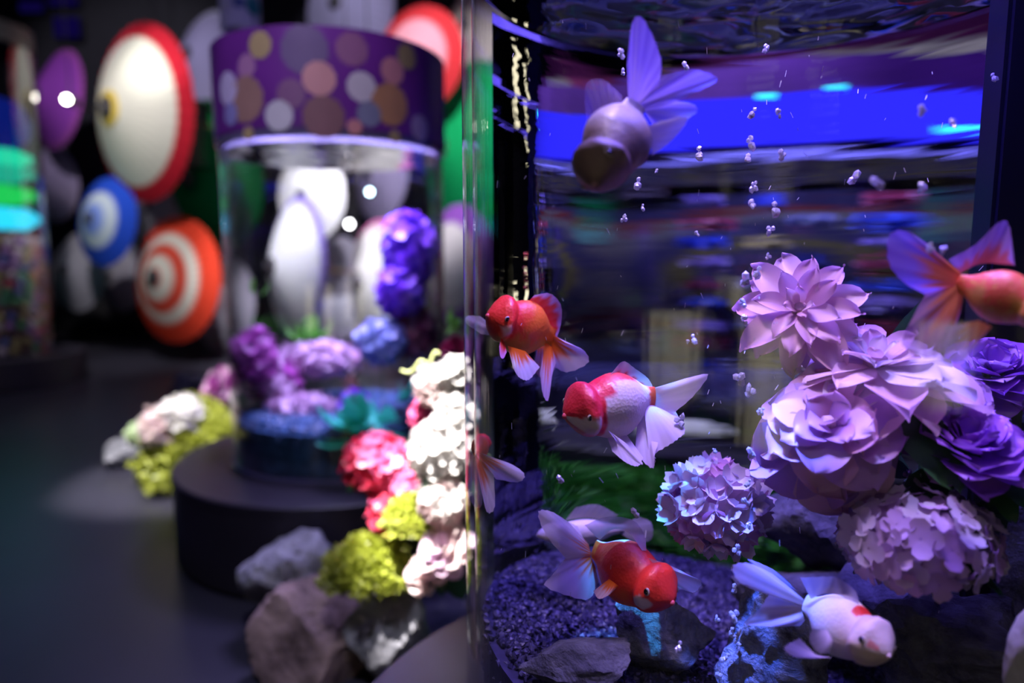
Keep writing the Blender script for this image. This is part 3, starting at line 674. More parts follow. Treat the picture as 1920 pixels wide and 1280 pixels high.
# 2: red cap, white saddle
def c2(s, ca, sa, n, n2):
    c = mixc(WHT, RED, ss(.88, .93, sa+.03*n2)*ss(.80, .70, s)*.95)                     # red line along the back
    c = mixc(c, RED, ss(.88, .93, s+.03*n2))
    c = mixc(c, (.78, .02, .05), ss(.55, .75, sa+.1*n)*ss(.48, .42, s+.06*n2))
    hd = mixc((.76, .03, .035), (.70, .02, .06), .5+.5*n)
    hd = mixc(hd, (.88, .70, .74), ss(.16, .02, sa+.10*n2)*ss(.265, .225, s+.02*n)*ss(-.85, -.6, sa))
    hd = mixc(hd, (.55, .20, .12), ss(-.62, -.85, sa)*.7)
    return mixc(c, hd, ss(.345, .315, s+.04*n))
goldfish('goldfish with red cap and white saddle facing left in mid-water', (1058, 778, .625), (1226, 745, .662), (.16, .98, .20), c2, [
 ('dorsal_fin', 'M', [(1134, 712, -.01), (1160, 705, 0), (1192, 716, .01), (1218, 738, .025)], [(1146, 700, -.01), (1168, 677, 0), (1190, 690, .005), (1216, 710, .015), (1228, 735, .03)], RED, FW_, .28, (.95, .7), .04),
 ('tail_fin', 'T', [(1216, 730, 0), (1226, 762, 0)], [(1256, 718, -.01), (1296, 706, -.02), (1327, 702, -.03), (1300, 742, -.025), (1258, 778, -.015)], FW_, (.78, .66, .90), .2, (.98, .8), .08),
 ('tail_fin', 'T', [(1206, 752, -.01), (1228, 760, 0)], [(1218, 856, -.04), (1248, 838, -.04), (1270, 822, -.04), (1284, 806, -.035), (1266, 770, -.01)], FW_, (.80, .66, .84), .2, (.98, .8), .10),
 ('tail_fin', 'T', [(1196, 775, .0), (1214, 762, .01)], [(1190, 850, -.03), (1222, 878, -.05), (1228, 850, -.045), (1244, 800, -.02)], FW_, (.80, .66, .84), .2, (.98, .8), .06),
 ('pelvic_fin', 'M', [(1138, 818, -.005), (1176, 816, -.005)], [(1148, 846, -.02), (1172, 866, -.03), (1196, 874, -.03), (1206, 858, -.02)], FW_, FW_, .3, (.95, .75), .05),
 ('pectoral_fin', 'H', [(1140, 806, -.012), (1152, 822, -.012)], [(1176, 832, -.02), (1204, 866, -.03), (1196, 868, -.03), (1160, 842, -.02)], FW_, FW_, .3, (.98, .8), .05)], seed=2, fat=1.2, wen=.035)
# 3: red diving right with white tail
def c3(s, ca, sa, n, n2):
    c = mixc(RED, (.70, .03, .01), ss(.3, .6, s)); c = mixc(c, ORG, ss(.30, .9, -sa+.4*n)*ss(.25, .4, s)*.8)
    if s > .93: c = ORG
    c = mixc(c, (.80, .58, .62), ss(1.0, .55, ((s-.17)/.085)**2+((sa+.45+.1*n2)/.36)**2))
    if sa > .93 and s > .62: c = WHT
    return c
goldfish('red goldfish with white tail diving right just above the gravel', (1262, 1128, .62), (1112, 1030, .70), (.40, .9, .22), c3, [
 ('dorsal_fin', 'M', [(1124, 1012, .02), (1150, 992, .01), (1180, 1000, 0), (1204, 1032, -.01)], [(1096, 984, .03), (1138, 968, .015), (1186, 974, 0), (1208, 1002, 0), (1212, 1032, -.01)], WHT, FW_, .1, (.95, .45), .04),
 ('tail_fin', 'T', [(1104, 1020, 0), (1108, 1042, 0)], [(1066, 978, -.01), (1030, 956, -.02), (1008, 958, -.03), (1022, 1000, -.03), (1062, 1048, -.02)], ORG, FW_, .18, (.98, .72), .07),
 ('tail_fin', 'T', [(1102, 1034, 0), (1116, 1062, 0)], [(1058, 1048, -.02), (1036, 1076, -.03), (1020, 1096, -.035), (1064, 1116, -.035), (1104, 1122, -.03), (1122, 1090, -.01)], ORG, (.70, .58, .78), .22, (.98, .75), .07),
 ('tail_fin', 'T', [(1100, 1022, .012), (1112, 1040, .012)], [(1082, 985, .02), (1060, 978, .02), (1046, 1000, .02), (1062, 1030, .02)], ORG, FW_, .2, (.95, .7), .05),
 ('pelvic_fin', 'M', [(1142, 1085, -.02), (1160, 1098, -.02)], [(1112, 1108, -.02), (1122, 1122, -.03), (1140, 1116, -.03), (1152, 1106, -.02)], ORG, (.7, .45, .5), .5, (.95, .8), .05),
 ('pectoral_fin', 'H', [(1216, 1046, .02), (1232, 1066, .02)], [(1250, 1056, .02), (1290, 1076, .02), (1316, 1090, .02), (1300, 1110, .02), (1262, 1096, .02)], FW_, (.68, .62, .90), .2, (.9, .6), .04)], seed=3, fat=1.06, bend=.06)
# 4: white fish lower right
def c4(s, ca, sa, n, n2):
    c = mixc((.86, .68, .66), WHT, ss(.25, .5, s))
    c = mixc(c, (.85, .04, .03), ss(1.0, .7, ((s-.36)/.06)**2+((sa-1.0)/.30)**2+.25*n2))
    if abs(s-.07) < .03 and abs(sa-.15) < .2: c = (.8, .3, .3)
    if s < .28 and sa < -.35: c = CRM
    return c
goldfish('white goldfish with one small red neck spot diving right at the bottom of the tank', (1668, 1228, .50), (1512, 1132, .575), (.42, .9, .16), c4, [
 ('dorsal_fin', 'M', [(1520, 1122, .02), (1550, 1112, .01), (1585, 1122, 0), (1610, 1152, -.01)], [(1500, 1082, .03), (1552, 1080, .01), (1568, 1082, 0), (1604, 1108, 0), (1613, 1150, -.01)], (.74, .62, .82), (.55, .48, .80), .4, (.8, .5), .04),
 ('tail_fin', 'T', [(1506, 1122, 0), (1510, 1140, 0)], [(1450, 1076, -.01), (1400, 1052, -.02), (1370, 1058, -.03), (1385, 1090, -.03), (1440, 1112, -.02)], (.86, .74, .78), (.70, .62, .88), .4, (.97, .72), .07),
 ('tail_fin', 'T', [(1504, 1132, 0), (1514, 1158, 0)], [(1444, 1112, -.01), (1420, 1140, -.02), (1392, 1166, -.025), (1440, 1172, -.025), (1500, 1174, -.01)], (.86, .72, .70), (.62, .52, .80), .4, (.95, .5), .07),
 ('tail_fin', 'T', [(1508, 1120, .012), (1516, 1130, .012)], [(1470, 1082, .02), (1442, 1062, .02), (1400, 1046, .02), (1412, 1060, .02)], (.8, .7, .8), (.6, .5, .8), .3, (.9, .6), .05),
 ('pelvic_fin', 'M', [(1530, 1228, -.015), (1560, 1232, -.02)], [(1500, 1196, -.02), (1468, 1212, -.03), (1488, 1230, -.03), (1532, 1234, -.02)], (.78, .66, .80), (.55, .46, .82), .4, (.9, .5), .05),
 ('pectoral_fin', 'H', [(1550, 1180, .01), (1562, 1200, .0)], [(1524, 1178, .0), (1516, 1196, .0), (1532, 1222, .0), (1556, 1224, .0)], (.8, .68, .78), (.74, .64, .84), .4, (.9, .7), .06)], seed=4, fat=1.08, bend=-.05)
# 5: pale fish near the surface
def c5(s, ca, sa, n, n2):
    c = mixc((.22, .14, .12), (.40, .34, .42), ss(.3, .8, s+.3*n)); return mixc(c, (.75, .62, .4), ss(.3, .7, n)*.5)
goldfish('pale grey-violet goldfish pointing head down just under the water surface', (1112, 346, .47), (1192, 196, .52), (-.86, .42, .15), c5, [
 ('dorsal_fin', 'M', [(1118, 268, .01), (1136, 226, .01), (1168, 196, .01)], [(1100, 240, .02), (1098, 160, .02), (1130, 150, .02), (1166, 178, .02)], (.42, .3, .6), (.40, .28, .7), .4, (.5, .3), .04),
 ('tail_fin', 'T', [(1178, 190, 0), (1200, 196, 0)], [(1176, 120, -.01), (1184, 45, -.02), (1202, 32, -.02), (1224, 70, -.02), (1240, 120, -.015), (1236, 160, -.01)], (.34, .24, .50), (.24, .15, .52), .4, (.95, .75), .06),
 ('tail_fin', 'T', [(1196, 188, 0), (1206, 206, 0)], [(1240, 142, -.01), (1300, 132, -.02), (1346, 148, -.02), (1310, 172, -.02), (1250, 196, -.01)], (.30, .22, .48), (.24, .15, .52), .4, (.9, .5), .05),
 ('tail_fin', 'T', [(1200, 200, 0), (1212, 214, 0)], [(1250, 186, -.01), (1300, 196, -.01), (1304, 214, -.01), (1252, 240, -.01), (1226, 236, 0)], (.36, .28, .50), (.34, .26, .60), .4, (.9, .55), .05),
 ('anal_fin', 'M', [(1216, 236, 0), (1222, 280, 0)], [(1240, 226, 0), (1290, 220, 0), (1262, 262, 0), (1222, 292, 0)], (.62, .5, .7), (.7, .6, .85), .5, (.95, .6), .04)], seed=5, fat=.98, wid=1.0)
# 6: orange fish at the right edge
def c6(s, ca, sa, n, n2):
    c = mixc((.75, .12, .05), (.60, .26, .04), ss(-.2, .5, n-sa*.6)); return mixc(c, (.65, .45, .05), ss(.2, .6, n2)*.7)
goldfish('blurred orange goldfish cut off by the right edge, tail to the left', (1985, 590, .455), (1796, 530, .50), (-.1, 1, .2), c6, [
 ('dorsal_fin', 'M', [(1800, 512, .03), (1840, 494, .02), (1900, 496, 0)], [(1778, 486, .03), (1830, 456, .02), (1872, 416, .01), (1892, 424, .01), (1903, 500, 0)], (.55, .1, .12), (.40, .20, .55), .4, (.9, .6), .04),
 ('tail_fin', 'T', [(1800, 510, 0), (1796, 540, 0)], [(1752, 470, 0), (1700, 434, -.01), (1664, 440, -.01), (1660, 490, -.01), (1690, 528, -.01), (1742, 556, 0)], (.72, .16, .05), (.36, .20, .78), .55, (.95, .7), .06),
 ('tail_fin', 'T', [(1800, 530, 0), (1806, 556, 0)], [(1740, 540, 0), (1700, 610, -.01), (1690, 650, -.01), (1740, 672, -.01), (1782, 640, 0), (1800, 590, 0)], (.72, .2, .06), (.62, .30, .45), .55, (.95, .55), .06),
 ('pelvic_fin', 'M', [(1836, 600, -.02), (1860, 612, -.02)], [(1772, 612, -.02), (1764, 668, -.02), (1800, 680, -.02), (1836, 640, -.02)], (.66, .2, .05), (.5, .3, .45), .5, (.95, .55), .05)], seed=6, fat=1.08)
# 7: tail of the fish leaving at the left glass
def c7(s, ca, sa, n, n2): return mixc(RED, ORG, ss(.2, .8, s))
goldfish('red goldfish at the left glass seen from behind, pale tail spread', (906, 826, .765), (894, 850, .705), (-.2, 1, .1), c7, [
 ('tail_fin', 'T', [(888, 842, 0), (898, 858, 0)], [(916, 856, -.01), (956, 868, -.02), (984, 888, -.03), (972, 904, -.03), (930, 898, -.01)], ORG, FW_, .45, (.98, .7), .06),
 ('tail_fin', 'T', [(888, 848, 0), (900, 862, 0)], [(900, 895, -.01), (905, 930, -.02), (914, 960, -.02), (928, 950, -.02), (926, 890, -.01)], ORG, FW_, .5, (.95, .6), .06),
 ('tail_fin', 'T', [(882, 848, 0), (892, 858, 0)], [(878, 890, 0), (878, 925, -.01), (890, 950, -.01), (904, 945, -.01), (902, 890, 0)], (.6, .3, .3), (.5, .42, .7), .4, (.8, .5), .05)], seed=7, fat=.72)
# 8: white fish behind the diving red one
def c8(s, ca, sa, n, n2): return mixc((.86, .74, .72), WHT, ss(.2, .5, s))
goldfish('white goldfish facing left, half hidden behind the tail of the diving red one', (1006, 1002, .78), (1170, 992, .80), (0, 1, .25), c8, [
 ('dorsal_fin', 'M', [(1060, 975, 0), (1100, 970, 0), (1140, 978, 0)], [(1080, 950, 0), (1120, 945, 0), (1160, 965, 0)], WHT, FW_, .4, (.9, .5), .04),
 ('tail_fin', 'T', [(1165, 982, 0), (1165, 1002, 0)], [(1200, 968, 0), (1222, 980, 0), (1222, 1010, 0), (1196, 1020, 0)], WHT, FW_, .4, (.9, .5), .04)], seed=8, fat=.52)

# ------------------------------------------------------------------ bubbles
def bubble_mat():
    m, nt, out = newmat('air_bubble_skin')
    tr = nt.nodes.new('ShaderNodeBsdfTransparent'); g = nt.nodes.new('ShaderNodeBsdfGlossy'); g.inputs['Roughness'].default_value = .12
    d = nt.nodes.new('ShaderNodeBsdfTranslucent'); d.inputs[0].default_value = (.95, .95, 1, 1); e = nt.nodes.new('ShaderNodeBsdfDiffuse'); e.inputs[0].default_value = (.95, .95, 1, 1)
    b = nt.nodes.new('ShaderNodeMixShader'); b.inputs[0].default_value = .5; ln(nt, d.outputs[0], b.inputs[1]); ln(nt, e.outputs[0], b.inputs[2])
    a = nt.nodes.new('ShaderNodeMixShader'); a.inputs[0].default_value = .7; ln(nt, g.outputs[0], a.inputs[1]); ln(nt, b.outputs[0], a.inputs[2])
    mx = nt.nodes.new('ShaderNodeMixShader'); mx.inputs[0].default_value = .9; ln(nt, tr.outputs[0], mx.inputs[1]); ln(nt, a.outputs[0], mx.inputs[2]); ln(nt, mx.outputs[0], out.inputs[0]); return m
M_bub = bubble_mat()
BM = []
for k in range(6):
    r = random.Random(k); bm = bmesh.new(); 
    for q in range(5):
        b2 = bmesh.ops.create_icosphere(bm, subdivisions=1, radius=r.uniform(.28, .55), matrix=Matrix.Translation((r.uniform(-.4, .4), r.uniform(-.4, .4), r.uniform(-.6, .6))))
    for v in bm.verts: v.co *= r.uniform(.85, 1.12)
    d = bpy.data.meshes.new('air_bubble'); bm.to_mesh(d); bm.free(); d.materials.append(M_bub); BM.append(d)
bub = [(1165, 100, 9), (1168, 136, 6), (1288, 126, 8), (1437, 92, 8), (1412, 212, 9), (1460, 212, 8), (1410, 268, 13), (1402, 296, 9), (1465, 289, 10), (1310, 288, 11), (1195, 344, 10),
 (1206, 389, 6), (1170, 410, 7), (1413, 350, 10), (1408, 383, 11), (1455, 392, 12), (1443, 432, 9), (1598, 335, 12), (1650, 343, 13), (1730, 352, 8), (1728, 206, 10), (1788, 230, 8),
 (1863, 145, 8), (1397, 525, 13), (1422, 511, 12), (1300, 636, 8), (1388, 710, 13), (1405, 732, 11), (1397, 600, 10), (1276, 788, 11), (1195, 963, 10), (1052, 898, 9), (1410, 850, 10),
 (1376, 1155, 11), (1372, 1185, 9), (1344, 1161, 6), (1358, 1232, 10), (1273, 1212, 9), (1348, 1271, 10), (1702, 888, 9), (1556, 812, 9), (1744, 464, 9), (1768, 468, 7), (1427, 770, 9), (1306, 438, 6),
 (1394, 568, 8), (1402, 905, 7), (1398, 940, 8), (1404, 985, 6), (1382, 1030, 9), (1378, 1105, 8), (1385, 1210, 6), (1290, 640, 5), (1225, 862, 7), (1230, 320, 5), (1440, 480, 6), (1638, 935, 7), (1690, 1040, 7), (1340, 845, 5), (1505, 690, 5)]
marks = [('the head-down pale fish', 1160, 240), ('the blue light band', 1480, 200), ('the water surface at the right', 1800, 180), ('the pale pink dahlia', 1510, 560), ('the blurred orange fish', 1780, 520), ('the red capped fish', 1170, 770),
 ('the red fish at the left glass', 980, 620), ('the drooping pink peony', 1550, 820), ('the pompon carnation', 1340, 940), ('the red diving fish', 1150, 1060), ('the blue glowing rock', 1440, 1190), ('the hydrangea', 1725, 1005), ('the middle of the open water', 1410, 400)]
near = {}
for b in bub:
    k = min(range(len(marks)), key=lambda k: (b[0]-marks[k][1])**2+(b[1]-marks[k][2])**2); near.setdefault(k, []).append(b)
ords = ['nearest', 'second nearest', 'third nearest', 'fourth nearest', 'fifth nearest', 'sixth nearest', 'seventh nearest', 'eighth nearest', 'ninth nearest', 'tenth nearest', 'eleventh nearest', 'twelfth nearest']
i = 0
for k, lst in near.items():
    nm, mx_, my_ = marks[k]
    lst.sort(key=lambda b: (b[0]-mx_)**2+(b[1]-my_)**2)
    for j, (x, y, r) in enumerate(lst):
        dep = .585+.05*rnd.random()
        if 1640 < x < 1800 and y < 700: dep = .46+.02*rnd.random()
        o = ob('air_bubble', BM[i % 6], None, P(x, y, dep)); s = r*dep/F*1.25; i += 1
        o.scale = (s*.9, s*.9, s*1.1); o.rotation_euler = (rnd.uniform(-.4, .4), rnd.uniform(-.4, .4), rnd.uniform(0, 6))
        dx, dy = x-mx_, y-my_
        where = ('right of' if dx > 0 else 'left of') if abs(dx) > abs(dy) else ('below' if dy > 0 else 'above')
        prop(o, 'air bubble %s %s, %s to it' % (where, nm, ords[j]), 'bubble', 'air bubbles in the goldfish tank')
# ------------------------------------------------------------------ paper umbrellas
def umbrella(label, px, py, dep, semi, yaw, pitch, stops, h=.42, ribs=40, group='paper umbrellas on display', spin=0.0, shaft=True, top=None, ring=False):
    """semi: vertical half size in pixels; yaw: degrees the top points to the left of the camera; stops: [(radius, colour)...]"""
    R = semi*dep/F; p = P(px, py, dep)
    to = (CP-p); to.z = 0; to.normalize(); a = math.radians(-yaw*1.12); pt = math.radians(pitch)
    ax = Vector((to.x*math.cos(a)-to.y*math.sin(a), to.x*math.sin(a)+to.y*math.cos(a), 0))*math.cos(pt)+Vector((0, 0, math.sin(pt)))
    t = prop(empty('paper_umbrella', p), label, 'umbrella', group); t.rotation_mode = 'QUATERNION'; t.rotation_quaternion = ax.to_track_quat('Z', 'Y')
    n = ribs*2; rr = [.05, .12, .2, .3, .4, .5, .58, .66, .74, .80, .84, .88, .92, .96, 1.0]; v = []; cols = []
    for q in rr:
        for i in range(n):
            an = 2*PI*i/n+spin; sag = (i % 2)
            r = q*R*(1-.02*sag*q); z = h*R*(1-q**1.25)-.5*h*R-(.022*sag*q)*R
            v.append((r*math.cos(an), r*math.sin(an), z))
            c = stops[-1][1]
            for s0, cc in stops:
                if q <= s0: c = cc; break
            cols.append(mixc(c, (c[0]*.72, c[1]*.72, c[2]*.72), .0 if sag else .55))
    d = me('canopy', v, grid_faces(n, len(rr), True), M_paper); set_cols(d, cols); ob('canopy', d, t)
    ob('cap', lathe('cap', [(0, .5*h*R+.07*R), (.025*R, .5*h*R+.065*R), (.045*R, .5*h*R+.03*R), (.13*R, .422*h*R+.022*R), (.135*R, .40*h*R)], top or M_cap, 24), t)
    if ring: ob('cap_ring', lathe('cap_ring', [(.13*R, .43*h*R+.012*R), (.19*R, .375*h*R+.014*R), (.195*R, .36*h*R)], M_yel, 24), t)
    if shaft: ob('shaft', tube('shaft', [(0, 0, .45*h*R), (0, 0, -.3*R), (0, 0, -1.15*R)], .016*R, M_bamboo, 8), t)
    return t
M_yel = plain('ochre_paper', (.55, .40, .06), .6)
W_ = (.80, .78, .70); R_ = (.55, .02, .04); G_ = (.01, .30, .08); B_ = (.03, .10, .75); L_ = (.50, .46, .72); PU = (.36, .07, .50); GR = (.46, .44, .55); OR_ = (.75, .06, .03); PK = (.75, .22, .32)
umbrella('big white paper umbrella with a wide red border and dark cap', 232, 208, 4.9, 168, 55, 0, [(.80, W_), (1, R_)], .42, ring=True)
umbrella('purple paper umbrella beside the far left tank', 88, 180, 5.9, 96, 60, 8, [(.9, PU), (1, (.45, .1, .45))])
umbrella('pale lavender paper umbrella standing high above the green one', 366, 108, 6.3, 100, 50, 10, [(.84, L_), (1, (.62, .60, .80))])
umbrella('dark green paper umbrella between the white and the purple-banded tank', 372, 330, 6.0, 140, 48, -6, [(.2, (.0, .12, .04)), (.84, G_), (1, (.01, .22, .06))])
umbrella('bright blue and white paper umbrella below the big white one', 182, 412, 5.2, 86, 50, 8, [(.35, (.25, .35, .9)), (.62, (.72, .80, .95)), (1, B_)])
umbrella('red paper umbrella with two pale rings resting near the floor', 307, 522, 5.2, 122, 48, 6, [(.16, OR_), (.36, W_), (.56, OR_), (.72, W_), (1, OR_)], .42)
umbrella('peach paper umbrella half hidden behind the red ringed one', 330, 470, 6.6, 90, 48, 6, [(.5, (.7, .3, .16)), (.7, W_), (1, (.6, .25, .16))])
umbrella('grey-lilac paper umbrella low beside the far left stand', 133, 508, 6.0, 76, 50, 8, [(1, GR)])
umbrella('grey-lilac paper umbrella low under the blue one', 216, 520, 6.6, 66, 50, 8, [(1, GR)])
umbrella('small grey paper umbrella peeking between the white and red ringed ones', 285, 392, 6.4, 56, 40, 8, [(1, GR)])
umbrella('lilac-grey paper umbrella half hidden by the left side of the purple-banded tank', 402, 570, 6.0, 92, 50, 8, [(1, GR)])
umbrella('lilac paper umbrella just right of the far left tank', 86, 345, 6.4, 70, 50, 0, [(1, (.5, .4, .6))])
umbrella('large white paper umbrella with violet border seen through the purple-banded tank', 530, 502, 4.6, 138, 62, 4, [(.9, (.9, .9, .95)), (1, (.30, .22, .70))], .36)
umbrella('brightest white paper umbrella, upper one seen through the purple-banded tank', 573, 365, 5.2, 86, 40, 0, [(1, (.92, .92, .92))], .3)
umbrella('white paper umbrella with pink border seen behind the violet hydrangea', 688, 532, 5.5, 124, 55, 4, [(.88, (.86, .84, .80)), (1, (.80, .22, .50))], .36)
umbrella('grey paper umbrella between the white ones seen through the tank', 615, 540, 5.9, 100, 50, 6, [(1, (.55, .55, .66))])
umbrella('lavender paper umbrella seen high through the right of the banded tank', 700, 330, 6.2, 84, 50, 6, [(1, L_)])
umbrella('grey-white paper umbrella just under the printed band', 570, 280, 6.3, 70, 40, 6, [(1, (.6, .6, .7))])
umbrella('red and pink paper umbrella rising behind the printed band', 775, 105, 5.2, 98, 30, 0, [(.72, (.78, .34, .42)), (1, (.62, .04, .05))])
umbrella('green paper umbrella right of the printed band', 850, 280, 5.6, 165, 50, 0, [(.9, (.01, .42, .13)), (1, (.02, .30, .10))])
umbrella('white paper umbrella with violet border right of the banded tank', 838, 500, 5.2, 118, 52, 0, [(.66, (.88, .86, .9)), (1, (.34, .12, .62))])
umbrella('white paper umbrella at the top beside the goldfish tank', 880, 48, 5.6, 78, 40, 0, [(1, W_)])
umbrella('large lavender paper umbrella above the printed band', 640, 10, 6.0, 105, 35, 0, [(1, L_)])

# ------------------------------------------------------------------ fixtures around the umbrellas
def box_thing(name, label, cat, px, py, dep, wpx, hpx, m, depth=.2):
    u = dep/F; t = prop(empty(name, P(px, py+hpx/2, dep)), label, cat)
    ob('body', box('body', wpx*u, depth, hpx*u, m, .01), t, (0, 0, hpx*u/2)); ob('cap', box('cap', wpx*u*1.08, depth*1.08, .03, m, .005), t, (0, 0, hpx*u+.015)); return t
box_thing('black_box', 'black box hanging in front of the dark green umbrella', 'speaker', 365, 258, 5.5, 46, 110, M_black)  # plain black box over the dark middle of the green umbrella
M_bulb = emit('warm_bulb', (1, .93, .82), 34)
def spot_fix(label, px, py, dep, s=.03):
    p = P(px, py, dep); t = prop(empty('spot_lamp', p), label, 'lamp', 'small spot lamps')
    ob('housing', lathe('housing', [(s*.6, .0), (s*1.15, .01), (s*1.15, s*3), (0, s*3)], M_black, 20), t, mat=Matrix.Rotation(PI/2, 4, 'X') @ Matrix.Rotation(PI, 4, 'X'))
    ob('rod', tube('rod', [(0, .03, s*.8), (0, .03, (ZC-p.z)*.5), (0, .03, ZC-p.z)], .004, M_black, 6), t)
    bm = bmesh.new(); bmesh.ops.create_uvsphere(bm, u_segments=12, v_segments=8, radius=s*.75); d = bpy.data.meshes.new('bulb'); bm.to_mesh(d); bm.free(); d.materials.append(M_bulb); ob('bulb', d, t, (0, -.012, 0))
spot_fix('bright lamp dot beside the big white umbrella', 127, 187, 4.9, .03)
M_bulb2 = emit('dim_bulb', (.6, .8, .55), .5); M_keep = M_bulb; M_bulb = M_bulb2
spot_fix('dim greenish lamp dot right of the big white umbrella', 331, 235, 4.9, .028)
M_bulb = emit('cool_bulb', (.65, .95, 1), 22)
spot_fix('cyan-white lamp dot seen in the upper right of the banded tank', 694, 360, 4.2, .022)
M_bulb = emit('white_bulb', (1, 1, .95), 26)
spot_fix('white lamp dot seen in the middle of the banded tank', 656, 420, 4.2, .025)
M_panel = emit('dim_blue_panel', (.05, .02, .55), .07)
for lab, x, y, wd, hg in (('dim blue light panel high on the back wall, nearest the lavender umbrella', 127, 52, 44, 34), ('dim blue light panel at the upper left corner', 60, 14, 40, 16), ('dim blue light panel at the top edge left of the big white umbrella', 120, 4, 50, 12)):
    t = prop(empty('light_panel', P(x, y, 6.95)), lab, 'light', 'dim blue light panels'); u = 7.3/F
    ob('frame', box('frame', wd*u*1.06, .05, hg*u*1.1, M_black, .004), t, (0, .02, 0)); ob('diffuser', box('diffuser', wd*u, .02, hg*u, M_panel), t, (0, -.012, 0))
# black pole and the dark column right of the near tank
pp = P(822, 300, 2.45); t = prop(empty('cable_pole', (pp.x, pp.y, 0)), 'thin black pole rising behind the right side of the banded tank', 'pole')
ob('pole', tube('pole', [(0, 0, 0), (0, 0, .7), (0, 0, 1.18)], .011, M_black, 10), t); ob('foot', lathe('foot', [(0, .02), (.06, .018), (.07, 0)], M_black, 24), t)
# hanging patterned column over the banded tank
M_cloth = plain('white_printed_cloth', (.75, .74, .80), .7, .1, 4)
t = prop(empty('hanging_banner', P(452, 60, 2.75)), 'white hanging cylinder with teal and gold flower print above the banded tank', 'lantern'); u = 2.75/F
cylm = ob('shade', lathe('shade', [(36*u, 0), (36*u, .9), (36*u-.004, .9), (36*u-.004, 0)], M_cloth, 48, close=True), t)
ob('cord', tube('cord', [(0, 0, .9), (0, 0, 1.6)], .006, M_black, 6), t)
for k in range(26):
    ob('printed_flower', floral_disc('printed_flower', 0, -PI/2+rnd.uniform(-1.6, 1.6), rnd.uniform(.03, .5), rnd.uniform(.018, .04), 36*u+.001+.00005*k, print_mat(rnd.choice([(.05, .30, .28), (.45, .33, .12), (.10, .16, .35), (.7, .7, .7)]))), cylm)

# ------------------------------------------------------------------ inside the banded tank
vio = petal('violet_floret', (.16, .03, .75), (.40, .12, .95), .4); red_d = petal('wine_petal', (.16, .01, .05), (.34, .03, .12), .3)
teal = petal('pale_blue_floret', (.25, .45, .72), (.55, .50, .90), .4); mag = petal('magenta_floret', (.42, .05, .36), (.62, .18, .55), .4); tealleaf = petal('teal_leaf', (.02, .60, .38), (.10, .85, .60), .35)
pinkp = petal('soft_pink_floret', (.66, .40, .62), (.85, .65, .80), .4)
b2 = Vector((T2.x, T2.y, CZ-.45))
cluster('hydrangea_flower', 'violet hydrangea head at the upper right inside the banded tank', 'flower', 766, 470, 2.0, 56, 78, 60, 19, [vio], seed=21, group='blooms in the banded tank', stem_to=P(770, 800, 2.02))
cluster('hydrangea_flower', 'violet hydrangea head just below the upper one inside the banded tank', 'flower', 750, 545, 1.96, 50, 48, 44, 18, [vio], seed=22, group='blooms in the banded tank', stem_to=P(770, 800, 2.0))
cluster('hydrangea_flower', 'wine red bloom under the violet hydrangeas inside the banded tank', 'flower', 778, 620, 2.02, 42, 52, 36, 18, [red_d], seed=23, group='blooms in the banded tank', stem_to=P(780, 800, 2.02))
cluster('hydrangea_flower', 'pale blue hydrangea head in the banded tank left of the wine red bloom', 'flower', 715, 640, 1.93, 48, 50, 40, 18, [teal], seed=24, group='blooms in the banded tank', stem_to=P(720, 800, 1.95))
cluster('hydrangea_flower', 'magenta bloom by the left glass of the banded tank', 'flower', 478, 668, 2.02, 42, 56, 40, 18, [mag], seed=25, group='blooms in the banded tank', stem_to=P(490, 800, 2.02))
cluster('hydrangea_flower', 'magenta bloom low at the left inside the banded tank', 'flower', 520, 715, 2.1, 48, 50, 40, 18, [mag, pinkp], seed=26, group='blooms in the banded tank', stem_to=P(520, 800, 2.1))
cluster('hydrangea_flower', 'soft pink bloom in the middle of the banded tank', 'flower', 600, 672, 2.15, 80, 36, 50, 18, [pinkp], seed=27, group='blooms in the banded tank', stem_to=P(600, 800, 2.15))
cluster('hydrangea_flower', 'small violet bloom above the teal leaves', 'flower', 665, 762, 1.86, 34, 34, 26, 16, [vio, pinkp], seed=28, group='blooms in the banded tank')
cluster('hydrangea_flower', 'pale pink bloom low in the middle of the banded tank', 'flower', 565, 765, 2.02, 66, 30, 40, 18, [pinkp], seed=29, group='blooms in the banded tank')
leaf_spray('bright teal leaves lying on the gravel of the banded tank', 690, 800, 1.80, 16, 72, tealleaf, 11, 1.0, -.1)
leaf_spray('small green leaf floating left in the banded tank', 486, 548, 1.95, 2, 30, M_leaf2, 12)
leaf_spray('green foliage behind the soft pink bloom in the banded tank', 580, 640, 2.2, 12, 44, M_leaf2, 13)
leaf_spray('teal leaf above the gravel right in the banded tank', 762, 745, 1.9, 5, 36, tealleaf, 14)
limem = petal('lime_moss_blade', (.34, .40, .03), (.66, .70, .12), .35)
moss('strip of yellow-green moss on the blue gravel of the banded tank', 540, 808, 1.92, 80, 16, limem, 1500, 5, 8, 60)

